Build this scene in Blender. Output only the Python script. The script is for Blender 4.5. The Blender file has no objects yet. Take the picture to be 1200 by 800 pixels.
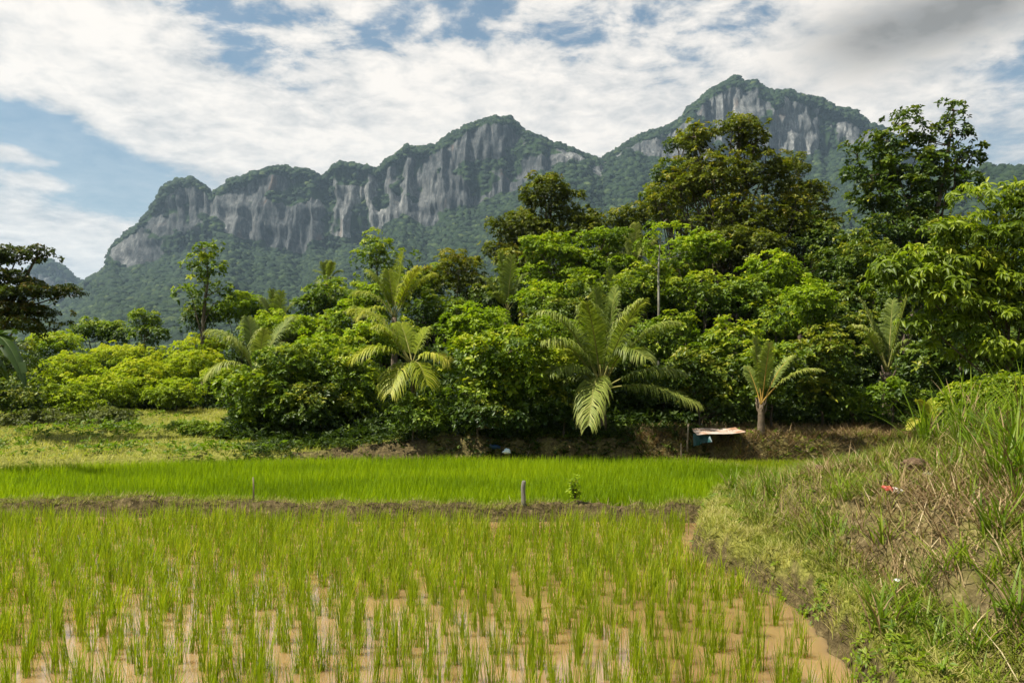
import bpy, math, random
import numpy as np
from mathutils import Vector

rng = np.random.default_rng(11)
random.seed(5)
scene = bpy.context.scene
COL = scene.collection

# ------------------------------------------------------------------ camera
F, HZ, CAM_H = 933.0, 430.0, 2.15          # focal length in photo pixels, horizon row, eye height
cam_data = bpy.data.cameras.new('camera')
cam_data.sensor_width = 36.0
cam_data.lens = 36.0 * F / 1200.0
cam_data.shift_y = (HZ - 400.0) / 1200.0
cam_data.clip_start = 0.05
cam_data.clip_end = 20000
cam = bpy.data.objects.new('camera', cam_data)
COL.objects.link(cam)
cam.location = (0, 0, CAM_H)
cam.rotation_euler = (math.radians(90), 0, 0)
scene.camera = cam

# ------------------------------------------------------------------ render settings, exposure
scene.render.engine = 'CYCLES'
cy = scene.cycles
cy.max_bounces = 6; cy.diffuse_bounces = 4; cy.glossy_bounces = 2; cy.transmission_bounces = 4
cy.transparent_max_bounces = 4; cy.volume_bounces = 0
cy.caustics_reflective = False; cy.caustics_refractive = False
cy.sample_clamp_indirect = 4.0
cy.use_denoising = True
cy.use_adaptive_sampling = True; cy.adaptive_threshold = 0.015
vs = scene.view_settings
vs.view_transform = 'Standard'; vs.look = 'None'; vs.gamma = 1.0; vs.use_curve_mapping = False
vs.exposure = 0.98

# ------------------------------------------------------------------ sun and sky
SUN_EL, SUN_AZ = math.radians(57), math.radians(-102)      # azimuth from +Y, clockwise seen from above
sun_vec = Vector((math.sin(SUN_AZ) * math.cos(SUN_EL), math.cos(SUN_AZ) * math.cos(SUN_EL), math.sin(SUN_EL)))
sun_data = bpy.data.lights.new('sun', 'SUN')
sun_data.energy = 5.0; sun_data.angle = math.radians(0.5); sun_data.color = (1.0, 0.95, 0.83)
sun = bpy.data.objects.new('sun', sun_data); COL.objects.link(sun)
sun.location = (-30, -5, 60)
sun.rotation_euler = sun_vec.to_track_quat('Z', 'Y').to_euler()


class NB:
    """small helper for writing shader maths"""
    def __init__(self, nt):
        self.nt = nt
    def node(self, t, **kw):
        n = self.nt.nodes.new(t)
        for k, v in kw.items():
            setattr(n, k, v)
        return n
    def put(self, sock, v):
        if isinstance(v, bpy.types.NodeSocket):
            self.nt.links.new(v, sock)
        elif v is not None:
            if sock.type == 'RGBA' and not hasattr(v, '__len__'):
                v = (v, v, v, 1)
            if sock.type == 'RGBA' and len(v) == 3:
                v = (*v, 1)
            sock.default_value = v
    def m(self, op, a, b=None, c=None, clamp=False):
        n = self.node('ShaderNodeMath', operation=op, use_clamp=clamp)
        for i, v in enumerate((a, b, c)):
            if v is not None:
                self.put(n.inputs[i], v)
        return n.outputs[0]
    def v(self, op, a, b=None):
        n = self.node('ShaderNodeVectorMath', operation=op)
        self.put(n.inputs[0], a)
        if b is not None:
            self.put(n.inputs[1], b)
        return n.outputs['Value'] if op in ('DOT_PRODUCT', 'LENGTH') else n.outputs[0]
    def smooth(self, x, lo, hi, a=0.0, b=1.0):
        n = self.node('ShaderNodeMapRange', interpolation_type='SMOOTHSTEP')
        for i, v in enumerate((x, lo, hi, a, b)):
            self.put(n.inputs[i], v)
        return n.outputs[0]
    def noise(self, vec, scale, detail=4.0, rough=0.55, dist=0.0):
        n = self.node('ShaderNodeTexNoise')
        self.put(n.inputs['Vector'], vec)
        n.inputs['Scale'].default_value = scale; n.inputs['Detail'].default_value = detail
        n.inputs['Roughness'].default_value = rough; n.inputs['Distortion'].default_value = dist
        return n.outputs[0]
    def mix(self, f, a, b, blend='MIX'):
        n = self.node('ShaderNodeMix', data_type='RGBA', blend_type=blend)
        self.put(n.inputs[0], f); self.put(n.inputs[6], a); self.put(n.inputs[7], b)
        return n.outputs[2]
    def ramp(self, f, stops):
        n = self.node('ShaderNodeValToRGB')
        e = n.color_ramp.elements
        while len(e) < len(stops):
            e.new(0.5)
        for el, (p, c) in zip(e, stops):
            el.position = p; el.color = (*c, 1)
        self.put(n.inputs[0], f)
        return n.outputs[0]
    def xyz(self, vec):
        n = self.node('ShaderNodeSeparateXYZ'); self.put(n.inputs[0], vec)
        return n.outputs
    def comb(self, x, y, z):
        n = self.node('ShaderNodeCombineXYZ')
        for i, v in enumerate((x, y, z)):
            self.put(n.inputs[i], v)
        return n.outputs[0]


def build_world():
    w = bpy.data.worlds.new('World'); scene.world = w
    w.use_nodes = True
    nt = w.node_tree; nt.nodes.clear(); b = NB(nt)
    sky = b.node('ShaderNodeTexSky', sky_type='NISHITA')
    sky.sun_disc = False; sky.sun_elevation = SUN_EL; sky.sun_rotation = SUN_AZ % (2 * math.pi)
    sky.air_density = 1.1; sky.dust_density = 0.6; sky.ozone_density = 1.6
    d = b.node('ShaderNodeTexCoord').outputs['Generated']
    x, y, z = b.xyz(d)[0:3]
    az = b.m('ARCTAN2', x, y)
    el = b.m('ARCTAN2', z, b.m('SQRT', b.m('ADD', b.m('MULTIPLY', x, x), b.m('MULTIPLY', y, y))))
    # cloud deck seen in perspective
    zz = b.m('ADD', b.m('MAXIMUM', z, 0.0), 0.16)
    deck = b.comb(b.m('DIVIDE', x, zz), b.m('DIVIDE', y, zz), 0.0)
    sphere = b.comb(b.m('MULTIPLY', az, 1.0), b.m('MULTIPLY', el, 1.9), 3.7)
    def blob(px, py, rx, ry, rot=0.0):
        """soft ellipse fixed in the sky (degrees east of +Y, degrees up)"""
        a0 = math.atan((px - 600) / F); e0 = math.atan((HZ - py) / F * math.cos(a0))
        c, s = math.cos(math.radians(rot)), math.sin(math.radians(rot))
        da, de = b.m('SUBTRACT', az, a0), b.m('SUBTRACT', el, e0)
        u = b.m('DIVIDE', b.m('ADD', b.m('MULTIPLY', da, c), b.m('MULTIPLY', de, s)), rx / F)
        v = b.m('DIVIDE', b.m('SUBTRACT', b.m('MULTIPLY', de, c), b.m('MULTIPLY', da, s)), ry / F)
        r2 = b.m('ADD', b.m('MULTIPLY', u, u), b.m('MULTIPLY', v, v))
        return b.m('EXPONENT', b.m('MULTIPLY', r2, -1.0))
    def total(items):
        out = None
        for wgt, args in items:
            t = b.m('MULTIPLY', blob(*args), wgt)
            out = t if out is None else b.m('ADD', out, t)
        return out
    n_soft = b.noise(sphere, 4.2, 8, 0.58, 0.5)
    n_puff = b.noise(deck, 5.2, 7, 0.62, 0.35)
    n_fine = b.noise(deck, 15.0, 6, 0.62, 0.3)
    cover = total(SKY_COVER)
    fine_w = b.smooth(el, 0.22, 0.40, 0.25, 1.0)
    field = b.m('ADD', b.m('MULTIPLY', b.m('SUBTRACT', n_soft, 0.5), 1.5), b.m('MULTIPLY', b.m('MULTIPLY', b.m('SUBTRACT', n_puff, 0.5), 2.9), fine_w))
    field = b.m('ADD', field, b.m('MULTIPLY', b.m('MULTIPLY', b.m('SUBTRACT', n_fine, 0.5), 0.9), fine_w))
    alpha = b.smooth(b.m('ADD', field, cover), -0.32, 0.34)
    veil = b.smooth(el, 0.02, 0.36, 0.55, 0.16)                  # thin high cloud, thicker towards the horizon
    alpha = b.m('MAXIMUM', alpha, veil)
    # brightness of the cloud itself: thick parts, grey rain cloud
    grey = b.m('MULTIPLY', total(SKY_GREY), b.m('MULTIPLY', b.smooth(n_soft, 0.30, 0.62, 0.7, 1.15), b.smooth(b.m('ADD', b.m('MULTIPLY', n_puff, .65), b.m('MULTIPLY', n_fine, .35)), 0.30, 0.66, 0.72, 1.12)), clamp=True)
    tone = b.m('ADD', b.m('ADD', b.m('MULTIPLY', b.m('SUBTRACT', n_puff, 0.5), 1.5), b.m('MULTIPLY', b.m('SUBTRACT', n_fine, 0.5), 1.1)), b.smooth(b.m('ADD', field, cover), -0.3, 1.1, 0.34, 0.86))
    col = b.mix(b.m('MULTIPLY', tone, 1.0, clamp=True), (0.43, 0.455, 0.48), (0.96, 0.89, 0.81))
    col = b.mix(grey, col, (0.25, 0.235, 0.215))
    bg1 = b.node('ShaderNodeBackground'); b.put(bg1.inputs[0], b.mix(1.0, sky.outputs[0], (0.72, 0.98, 1.0), 'MULTIPLY')); bg1.inputs[1].default_value = 0.050
    bg2 = b.node('ShaderNodeBackground'); b.put(bg2.inputs[0], col); bg2.inputs[1].default_value = 0.58
    ms = b.node('ShaderNodeMixShader')
    b.put(ms.inputs[0], alpha); nt.links.new(bg1.outputs[0], ms.inputs[1]); nt.links.new(bg2.outputs[0], ms.inputs[2])
    out = b.node('ShaderNodeOutputWorld'); nt.links.new(ms.outputs[0], out.inputs[0])


SKY_COVER = [(0.26, (600, 120, 700, 130, 0)), (0.62, (330, 140, 420, 70, -14)), (0.30, (640, 150, 260, 110, 0)), (0.55, (40, 60, 150, 60, 0)),
             (-0.80, (60, 165, 150, 36, -22)), (0.55, (30, 184, 46, 9, -6)), (0.45, (52, 214, 34, 8, -4)), (-0.25, (120, 225, 120, 30, 0)), (0.55, (60, 285, 120, 40, 0)),
             (-0.75, (290, 55, 120, 34, -30)), (-0.5, (730, 42, 130, 34, 0)), (-0.3, (480, 40, 120, 30, 0)),
             (0.75, (1040, 40, 150, 62, 8)), (-0.45, (1190, 75, 60, 30, 0)), (-0.12, (1120, 150, 160, 50, 0)), (0.22, (1000, 130, 180, 40, 0)), (0.1, (520, 20, 260, 40, 0))]
SKY_GREY = [(0.68, (1075, 36, 105, 34, 10)), (0.5, (1150, 6, 110, 26, 0)), (0.25, (1000, 30, 60, 30, 0))]
build_world()

# ================================================================== helpers
def P(px, py, Y):
    """world point that stands at depth Y along the line of sight of a photo pixel"""
    return np.array([(px - 600.0) / F * Y, Y, CAM_H + (HZ - py) / F * Y])

def smooth(x):
    x = np.clip(x, 0, 1)
    return x * x * (3 - 2 * x)

def _hash(i, j, k, seed):
    n = (i * 374761393 + j * 668265263 + k * 2147483647 + seed * 1274126177) & 0xFFFFFFFF
    n = ((n ^ (n >> 13)) * 1274126177) & 0xFFFFFFFF
    n = n ^ (n >> 16)
    return (n & 0xFFFF).astype(np.float64) / 65535.0

def vnoise(x, y, z=0.0, seed=0):
    x = np.asarray(x, float); y = np.asarray(y, float)
    x, y, z = np.broadcast_arrays(x, y, np.asarray(z, float))
    i, j, k = np.floor(x).astype(np.int64), np.floor(y).astype(np.int64), np.floor(z).astype(np.int64)
    fx, fy, fz = smooth(x - i), smooth(y - j), smooth(z - k)
    r = 0
    for a in (0, 1):
        for b_ in (0, 1):
            for c in (0, 1):
                w = (fx if a else 1 - fx) * (fy if b_ else 1 - fy) * (fz if c else 1 - fz)
                r = r + w * _hash(i + a, j + b_, k + c, seed)
    return r - 0.5

def fbm(x, y, z=0.0, seed=0, oct=4, gain=0.5):
    r, a, f = 0, 1.0, 1.0
    for o in range(oct):
        r = r + a * vnoise(x * f, y * f, z * f, seed + o * 17)
        a *= gain; f *= 2.03
    return r

def unit(v):
    return v / np.maximum(np.linalg.norm(v, axis=-1, keepdims=True), 1e-9)

def rand_dirs(n):
    return unit(rng.normal(size=(n, 3)))


class MB:
    """collects polygons of any size with a per-point value; build() links ONE mesh object"""
    def __init__(self):
        self.V, self.R, self.L, self.S, self.M, self.n = [], [], [], [], [], 0
    def add(self, V, faces, rnd=0.5, mat=0):
        """V (n,3); faces: list of (k,m) int arrays"""
        V = np.asarray(V, float)
        self.V.append(V)
        self.R.append(np.broadcast_to(np.asarray(rnd, float), (len(V),)))
        for f in faces:
            f = np.asarray(f)
            if f.size:
                self.L.append((f + self.n).ravel()); self.S.append(np.full(len(f), f.shape[1])); self.M.append(np.full(len(f), mat))
        self.n += len(V)
    def mesh(self, name, mats, smooth_shade=False):
        me = bpy.data.meshes.new(name)
        V = np.concatenate(self.V); L = np.concatenate(self.L); S = np.concatenate(self.S)
        me.vertices.add(len(V)); me.vertices.foreach_set('co', V.astype(np.float32).ravel())
        me.loops.add(len(L)); me.loops.foreach_set('vertex_index', L.astype(np.int32))
        me.polygons.add(len(S))
        st = np.zeros(len(S), np.int32); st[1:] = np.cumsum(S)[:-1]
        me.polygons.foreach_set('loop_start', st)
        if smooth_shade:
            me.polygons.foreach_set('use_smooth', np.ones(len(S), bool))
        at = me.attributes.new('rnd', 'FLOAT', 'POINT')
        at.data.foreach_set('value', np.concatenate(self.R).astype(np.float32))
        for m in (mats if isinstance(mats, (list, tuple)) else [mats]):
            me.materials.append(m)
        me.polygons.foreach_set('material_index', np.concatenate(self.M).astype(np.int32))
        me.update(calc_edges=True)
        return me
    def build(self, name, mats, parent=None, smooth_shade=False):
        o = bpy.data.objects.new(name, self.mesh(name, mats, smooth_shade)); COL.objects.link(o)
        if parent is not None:
            o.parent = parent
        return o

def tag(o, label=None, cat=None, group=None, kind=None):
    for k, v in (('label', label), ('category', cat), ('group', group), ('kind', kind)):
        if v:
            o[k] = v
    return o

def thing(name, loc, label, cat, group=None):
    o = bpy.data.objects.new(name, None); COL.objects.link(o)
    o.location = [float(c) for c in loc]; o.empty_display_size = 0.2
    return tag(o, label, cat, group)

def link_mesh(name, me, parent=None):
    o = bpy.data.objects.new(name, me); COL.objects.link(o)
    if parent is not None:
        o.parent = parent
    return o

def tube(mb, pts, radii, sides=7, rnd=0.5, mat=0, cap=True):
    pts = np.asarray(pts, float); n = len(pts)
    radii = np.broadcast_to(np.asarray(radii, float), (n,))
    tan = unit(np.gradient(pts, axis=0))
    ref = np.array([0.0, 0, 1]) if abs(tan[0, 2]) < 0.9 else np.array([1.0, 0, 0])
    a = unit(np.cross(tan, ref)); b_ = np.cross(tan, a)
    th = np.linspace(0, 2 * np.pi, sides, endpoint=False)
    V = pts[:, None] + radii[:, None, None] * (np.cos(th)[None, :, None] * a[:, None] + np.sin(th)[None, :, None] * b_[:, None])
    i, j = np.meshgrid(np.arange(n - 1), np.arange(sides), indexing='ij')
    q = np.stack([i * sides + j, i * sides + (j + 1) % sides, (i + 1) * sides + (j + 1) % sides, (i + 1) * sides + j], -1).reshape(-1, 4)
    fs = [q]
    if cap:
        fs.append(np.arange(sides)[None, ::-1]); fs.append((np.arange(sides) + (n - 1) * sides)[None])
    mb.add(V.reshape(-1, 3), fs, rnd, mat)

def bez(p0, p1, p2, n=8):
    t = np.linspace(0, 1, n)[:, None]
    return (1 - t) ** 2 * p0 + 2 * t * (1 - t) * p1 + t * t * p2

def leaves(mb, pos, tip, nrm, L, W, rnd, mat=0, fold=0.25, big=False):
    """folded leaf blades. pos/tip/nrm (n,3), L/W (n,)"""
    n = len(pos)
    tip = unit(tip); side = unit(np.cross(tip, nrm)); up = np.cross(side, tip)
    L = np.broadcast_to(L, (n,))[:, None]; W = np.broadcast_to(W, (n,))[:, None]
    k = np.arange(n)[:, None]
    if not big:
        V = np.stack([pos, pos + tip * L * .45 + side * W * .5 + up * W * fold, pos + tip * L - up * L * .10, pos + tip * L * .45 - side * W * .5 + up * W * fold], 1)
        f = np.concatenate([k * 4 + np.array([[0, 1, 2]]), k * 4 + np.array([[0, 2, 3]])])
        m = 4
    else:
        V = np.stack([pos, pos + tip * L * .3 + side * W * .45 + up * W * fold, pos + tip * L * .68 + side * W * .36 + up * (W * fold * .8 - L * .06),
                      pos + tip * L * .96 - up * L * .24, pos + tip * L * .68 - side * W * .36 + up * (W * fold * .8 - L * .06), pos + tip * L * .3 - side * W * .45 + up * W * fold,
                      pos + tip * L * .5 - up * L * .02], 1)
        f = np.concatenate([k * 7 + np.array([t]) for t in ([0, 1, 6], [1, 2, 6], [2, 3, 6], [3, 4, 6], [4, 5, 6], [5, 0, 6])])
        m = 7
    mb.add(V.reshape(-1, 3), [f], np.repeat(np.broadcast_to(rnd, (n,)), m), mat)

def blades(mb, base, az, L, W, lean, droop, segs=3, rnd=0.5, mat=0):
    """grass blades: lean = sideways reach of the straight part, droop = how far the tip bends over"""
    n = len(base)
    bc = lambda a: np.broadcast_to(np.asarray(a, float), (n,))
    az, L, W, lean, droop, rnd = map(bc, (az, L, W, lean, droop, rnd))
    h = np.stack([np.cos(az), np.sin(az), np.zeros(n)], 1)
    wd = np.stack([-np.sin(az), np.cos(az), np.zeros(n)], 1)
    s = np.linspace(0, 1, segs + 1)
    V = []
    for i, t in enumerate(s):
        p = base + h * (L * (lean * t + droop * t * t * .8))[:, None] + np.array([0, 0, 1.0]) * (L * (np.sqrt(np.maximum(1 - lean ** 2, .05)) * t - .55 * droop * t * t))[:, None]
        if i == segs:
            V.append(p[:, None])
        else:
            w = (W * (0.75 + .5 * t - 0.95 * t ** 2) * .5)[:, None]
            V.append(np.stack([p - wd * w, p + wd * w], 1))
    V = np.concatenate(V, 1); m = V.shape[1]
    k = np.arange(n)[:, None] * m
    q = np.concatenate([k + np.array([[2 * i, 2 * i + 1, 2 * i + 3, 2 * i + 2]]) for i in range(segs - 1)]) if segs > 1 else np.zeros((0, 4), int)
    t = k + np.array([[2 * segs - 2, 2 * segs - 1, 2 * segs]])
    mb.add(V.reshape(-1, 3), [q, t], np.repeat(rnd, m), mat)


# ================================================================== materials
def new_mat(name):
    m = bpy.data.materials.new(name); m.use_nodes = True
    m.node_tree.nodes.clear()
    return m, NB(m.node_tree)

def finish(m, b, shader, disp=None):
    out = b.node('ShaderNodeOutputMaterial'); m.node_tree.links.new(shader, out.inputs[0])
    return m

def principled(b, col, rough=0.6, spec=0.3, bump=None, bump_d=0.05, bump_s=0.6):
    p = b.node('ShaderNodeBsdfPrincipled')
    b.put(p.inputs['Base Color'], col); b.put(p.inputs['Roughness'], rough)
    p.inputs['Specular IOR Level'].default_value = spec
    if bump is not None:
        bn = b.node('ShaderNodeBump'); bn.inputs['Distance'].default_value = bump_d; bn.inputs['Strength'].default_value = bump_s
        b.put(bn.inputs['Height'], bump); b.nt.links.new(bn.outputs[0], p.inputs['Normal'])
    return p

def attr(b, name='rnd'):
    n = b.node('ShaderNodeAttribute'); n.attribute_name = name
    return n.outputs['Fac']

def leaf_mat(name, stops, trans=0.32, rough=0.42, spec=0.35, tint=(1.12, 1.22, 0.5)):
    """leaf colours run along stops by each leaf's own value; part of the light passes through"""
    m, b = new_mat(name)
    r = attr(b)
    col = b.ramp(r, stops)
    p = principled(b, col, rough, spec)
    t = b.node('ShaderNodeBsdfTranslucent'); b.put(t.inputs[0], b.mix(1.0, col, tint, 'MULTIPLY'))
    ms = b.node('ShaderNodeMixShader'); ms.inputs[0].default_value = trans
    m.node_tree.links.new(p.outputs[0], ms.inputs[1]); m.node_tree.links.new(t.outputs[0], ms.inputs[2])
    return finish(m, b, ms.outputs[0])

def plain_mat(name, stops, scale=8.0, rough=0.85, spec=0.15, bump_d=0.01, stretch=(1, 1, 1)):
    m, b = new_mat(name)
    co = b.node('ShaderNodeTexCoord').outputs['Object']
    mp = b.v('MULTIPLY', co, stretch)
    n = b.noise(mp, scale, 6, 0.6)
    p = principled(b, b.ramp(n, stops), rough, spec, b.noise(mp, scale * 3, 5, 0.6), bump_d)
    return finish(m, b, p.outputs[0])

def G(r, g, b_):
    return (r, g, b_)

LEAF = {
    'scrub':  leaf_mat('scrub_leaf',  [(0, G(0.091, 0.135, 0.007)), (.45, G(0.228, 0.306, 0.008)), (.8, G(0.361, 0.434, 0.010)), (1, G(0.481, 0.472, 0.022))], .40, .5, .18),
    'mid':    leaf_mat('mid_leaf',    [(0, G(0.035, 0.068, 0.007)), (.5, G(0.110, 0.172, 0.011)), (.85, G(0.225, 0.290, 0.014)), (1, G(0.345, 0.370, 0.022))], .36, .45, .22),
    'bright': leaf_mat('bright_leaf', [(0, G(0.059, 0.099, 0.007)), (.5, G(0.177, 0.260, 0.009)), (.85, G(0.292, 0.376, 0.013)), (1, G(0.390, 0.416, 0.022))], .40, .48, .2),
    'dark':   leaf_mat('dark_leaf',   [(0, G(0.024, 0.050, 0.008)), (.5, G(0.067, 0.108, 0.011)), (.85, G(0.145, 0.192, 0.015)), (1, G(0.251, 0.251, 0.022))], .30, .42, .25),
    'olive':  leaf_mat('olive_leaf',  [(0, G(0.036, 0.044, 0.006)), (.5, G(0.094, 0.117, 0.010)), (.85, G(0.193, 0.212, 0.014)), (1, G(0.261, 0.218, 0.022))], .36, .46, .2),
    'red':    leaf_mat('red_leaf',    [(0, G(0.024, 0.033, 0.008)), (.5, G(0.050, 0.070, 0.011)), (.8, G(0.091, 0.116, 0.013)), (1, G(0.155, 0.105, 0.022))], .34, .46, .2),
    'broad':  leaf_mat('broad_leaf',  [(0, G(0.052, 0.088, 0.009)), (.5, G(0.155, 0.215, 0.011)), (.85, G(0.258, 0.319, 0.017)), (1, G(0.391, 0.407, 0.033))], .44, .42, .25),
    'grey':   leaf_mat('grey_leaf',   [(0, G(.050, .066, .018)), (.5, G(.105, .125, .028)), (1, G(.18, .20, .045))], .30, .5, .2),
    'palm':   leaf_mat('palm_leaf',   [(0, G(0.056, 0.083, 0.013)), (.5, G(0.149, 0.193, 0.031)), (.85, G(0.258, 0.292, 0.055)), (1, G(0.371, 0.374, 0.099))], .34, .5, .22),
    'yellow_palm': leaf_mat('yellow_palm_leaf', [(0, G(0.093, 0.121, 0.010)), (.5, G(0.195, 0.242, 0.014)), (.85, G(0.320, 0.341, 0.026)), (1, G(0.433, 0.396, 0.066))], .36, .5, .2),
    'rice':   leaf_mat('rice_leaf',   [(0, G(.095, .155, .005)), (.5, G(.198, .268, .007)), (.85, G(.30, .355, .010)), (1, G(.40, .40, .02))], .48, .5, .2),
    'dense_rice': leaf_mat('dense_rice_leaf', [(0, G(0.138, 0.220, 0.004)), (.5, G(0.225, 0.341, 0.004)), (1, G(0.312, 0.418, 0.006))], .50, .55, .12, (1.2, 1.15, .5)),
    'grass':  leaf_mat('grass_leaf',  [(0, G(.070, .090, .012)), (.4, G(.145, .175, .018)), (.7, G(.25, .265, .04)), (1, G(.42, .37, .13))], .38, .55, .15),
    'meadow': leaf_mat('meadow_grass_leaf', [(0, G(.11, .14, .018)), (.5, G(.23, .255, .028)), (1, G(.42, .39, .10))], .38, .6, .12),
    'lush':   leaf_mat('lush_grass_leaf', [(0, G(.060, .105, .007)), (.5, G(.135, .210, .010)), (1, G(.25, .31, .02))], .44, .46, .25),
    'straw':  leaf_mat('straw_leaf',  [(0, G(.075, .045, .022)), (.4, G(.20, .135, .062)), (.8, G(.38, .285, .145)), (1, G(.54, .44, .26))], .2, .75, .1, (1, .9, .7)),
    'banana': leaf_mat('banana_leaf', [(0, G(.022, .042, .012)), (.5, G(.045, .08, .015)), (1, G(.10, .15, .03))], .35, .45, .25),
    'under':  leaf_mat('undergrowth_leaf', [(0, G(0.018, 0.035, 0.007)), (.5, G(0.041, 0.068, 0.010)), (1, G(0.093, 0.132, 0.013))], .28, .5, .15),  # leaf colour darkened to stand in for shade inside the thicket
}
BARK = plain_mat('bark', [(.3, (.045, .032, .022)), (.55, (.11, .085, .06)), (.75, (.20, .17, .13))], 6, stretch=(1, 1, .3), bump_d=.03)
PALE_BARK = plain_mat('pale_bark', [(.3, (.15, .13, .09)), (.55, (.28, .26, .20)), (.75, (.42, .39, .33))], 8, stretch=(1, 1, .3))
RACHIS = plain_mat('rachis', [(.3, (.13, .13, .03)), (.6, (.26, .24, .07)), (.8, (.36, .30, .12))], 4)
ORANGE_RACHIS = plain_mat('orange_rachis', [(.3, (.17, .11, .02)), (.6, (.32, .20, .04)), (.8, (.42, .30, .10))], 4)
PALM_TRUNK = plain_mat('palm_trunk_bark', [(.3, (.06, .045, .03)), (.6, (.16, .12, .08)), (.8, (.26, .21, .15))], 9, bump_d=.03)
DEAD_WOOD = plain_mat('dead_wood', [(.3, (.14, .10, .065)), (.6, (.28, .22, .15)), (.8, (.42, .36, .27))], 8, stretch=(1, 1, .2))

# ================================================================== terrain
XW = (np.array([-6, 5.4, 6.47, 7.43, 8.29, 8.92, 9.79, 10.6, 11.3, 12, 13]), np.array([2.2, 2.27, 2.36, 2.39, 2.22, 2.05, 2.10, 2.45, 2.7, 3.0, 3.8]))
XE = (np.array([-6, 9, 10, 11, 12, 13.2, 14.4, 15.1, 15.7, 16.8, 17.6, 40]), np.array([2.65, 2.65, 2.75, 2.95, 3.3, 4.05, 4.85, 5.3, 6.2, 7.3, 7.7, 8.2]))
YE = (np.array([-60, -14, -12, -9, -6, -3, 4.4, 8, 60]), np.array([12.4, 13.5, 14.4, 15.6, 16.6, 17.1, 16.8, 17.1, 19]))
def yb(x): return 11.28 - 0.05 * x + 0.10 * np.sin(x * .9)
def DIAG(y): return np.interp(y, [14.8, 15.2, 17.1], [5.2, 5.0, 3.7])   # little bund between the two rear paddies

def ground_parts(x, y):
    xw = np.interp(y, *XW) + .13 * vnoise(y * 2.6, 3.3, 0, 5) + .09 * vnoise(y * 7.0, 1.3, 0, 15) + .10 * vnoise(y * .9, 1.3, 0, 6)
    xe = np.interp(y, *XE); ye = np.interp(x, *YE)
    n1 = fbm(x * 1.1, y * 1.1, 0, 1, 4); n2 = fbm(x * 5, y * 5, 0, 2, 3)
    floor = -0.10 + 0.03 * n1
    bund = np.where(x < 3.6, -0.15 + 0.37 * (1 - smooth((np.abs(y - yb(x) + .10 * vnoise(x * 1.3, 7, 0, 9)) - .15) / .10)) * (1 + .30 * n2 + .28 * n1), -1)
    path = -0.12 + 0.50 * smooth((x - xw) / .24) * (1 + .18 * n2) + .05 * n1
    path = np.where(y > 12.6, -1, path)
    s = x - xe + .12 * n1
    bank = np.where(s > 0, 0.32 + 0.66 * smooth(s / .75) + 0.55 * smooth((s - .6) / 2.6) + .10 * n2 * smooth(s / .4) + .05 * fbm(x * 13, y * 13, 0, 4, 2) * smooth(s / .4) + .12 * n1, -1)
    bank = np.where((y > 12.2) & (s > -.3), np.maximum(bank, -.1 + .4 * smooth((s + .3) / .3)), bank)
    # lower towards the far end of the bank
    bank = bank * np.where(bank > 0, 1 - .68 * smooth((y - 8.2) / 3.0), 1)
    dg = np.where((y > 14.6) & (y < 17.4), -0.15 + .33 * (1 - smooth((np.abs(x - DIAG(y)) - .08) / .22)) + .05 * n1, -1)
    t = y - ye - .10
    rise = .34 + .34 * smooth((x + 5) / 4)
    back = np.where(t > 0, -0.1 + rise * smooth(t / .6) * (1 + .25 * n2) + .32 * smooth((t - 1) / 12) + 1.0 * smooth((y - 32) / 30) + .14 * n1 * smooth(t / 2), -1)
    near = np.where(y < 3.4, -.1 + .6 * smooth((3.4 - y) / .5), -1)
    left = np.where(x < -13.5, -.1 + .45 * smooth((-13.5 - x) / .6), -1)
    z = np.max(np.stack([floor, bund, path, bank, dg, back, near, left]), 0)
    return z, dict(xw=xw, xe=xe, ye=ye, s=s, t=t, bund=bund, path=path, bank=bank, back=back, dg=dg)

def gz(x, y):
    return float(ground_parts(np.array([x], float), np.array([y], float))[0][0])

def spaced(parts):
    return np.unique(np.concatenate([np.arange(a, b_, s) for a, b_, s in parts]))

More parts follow.
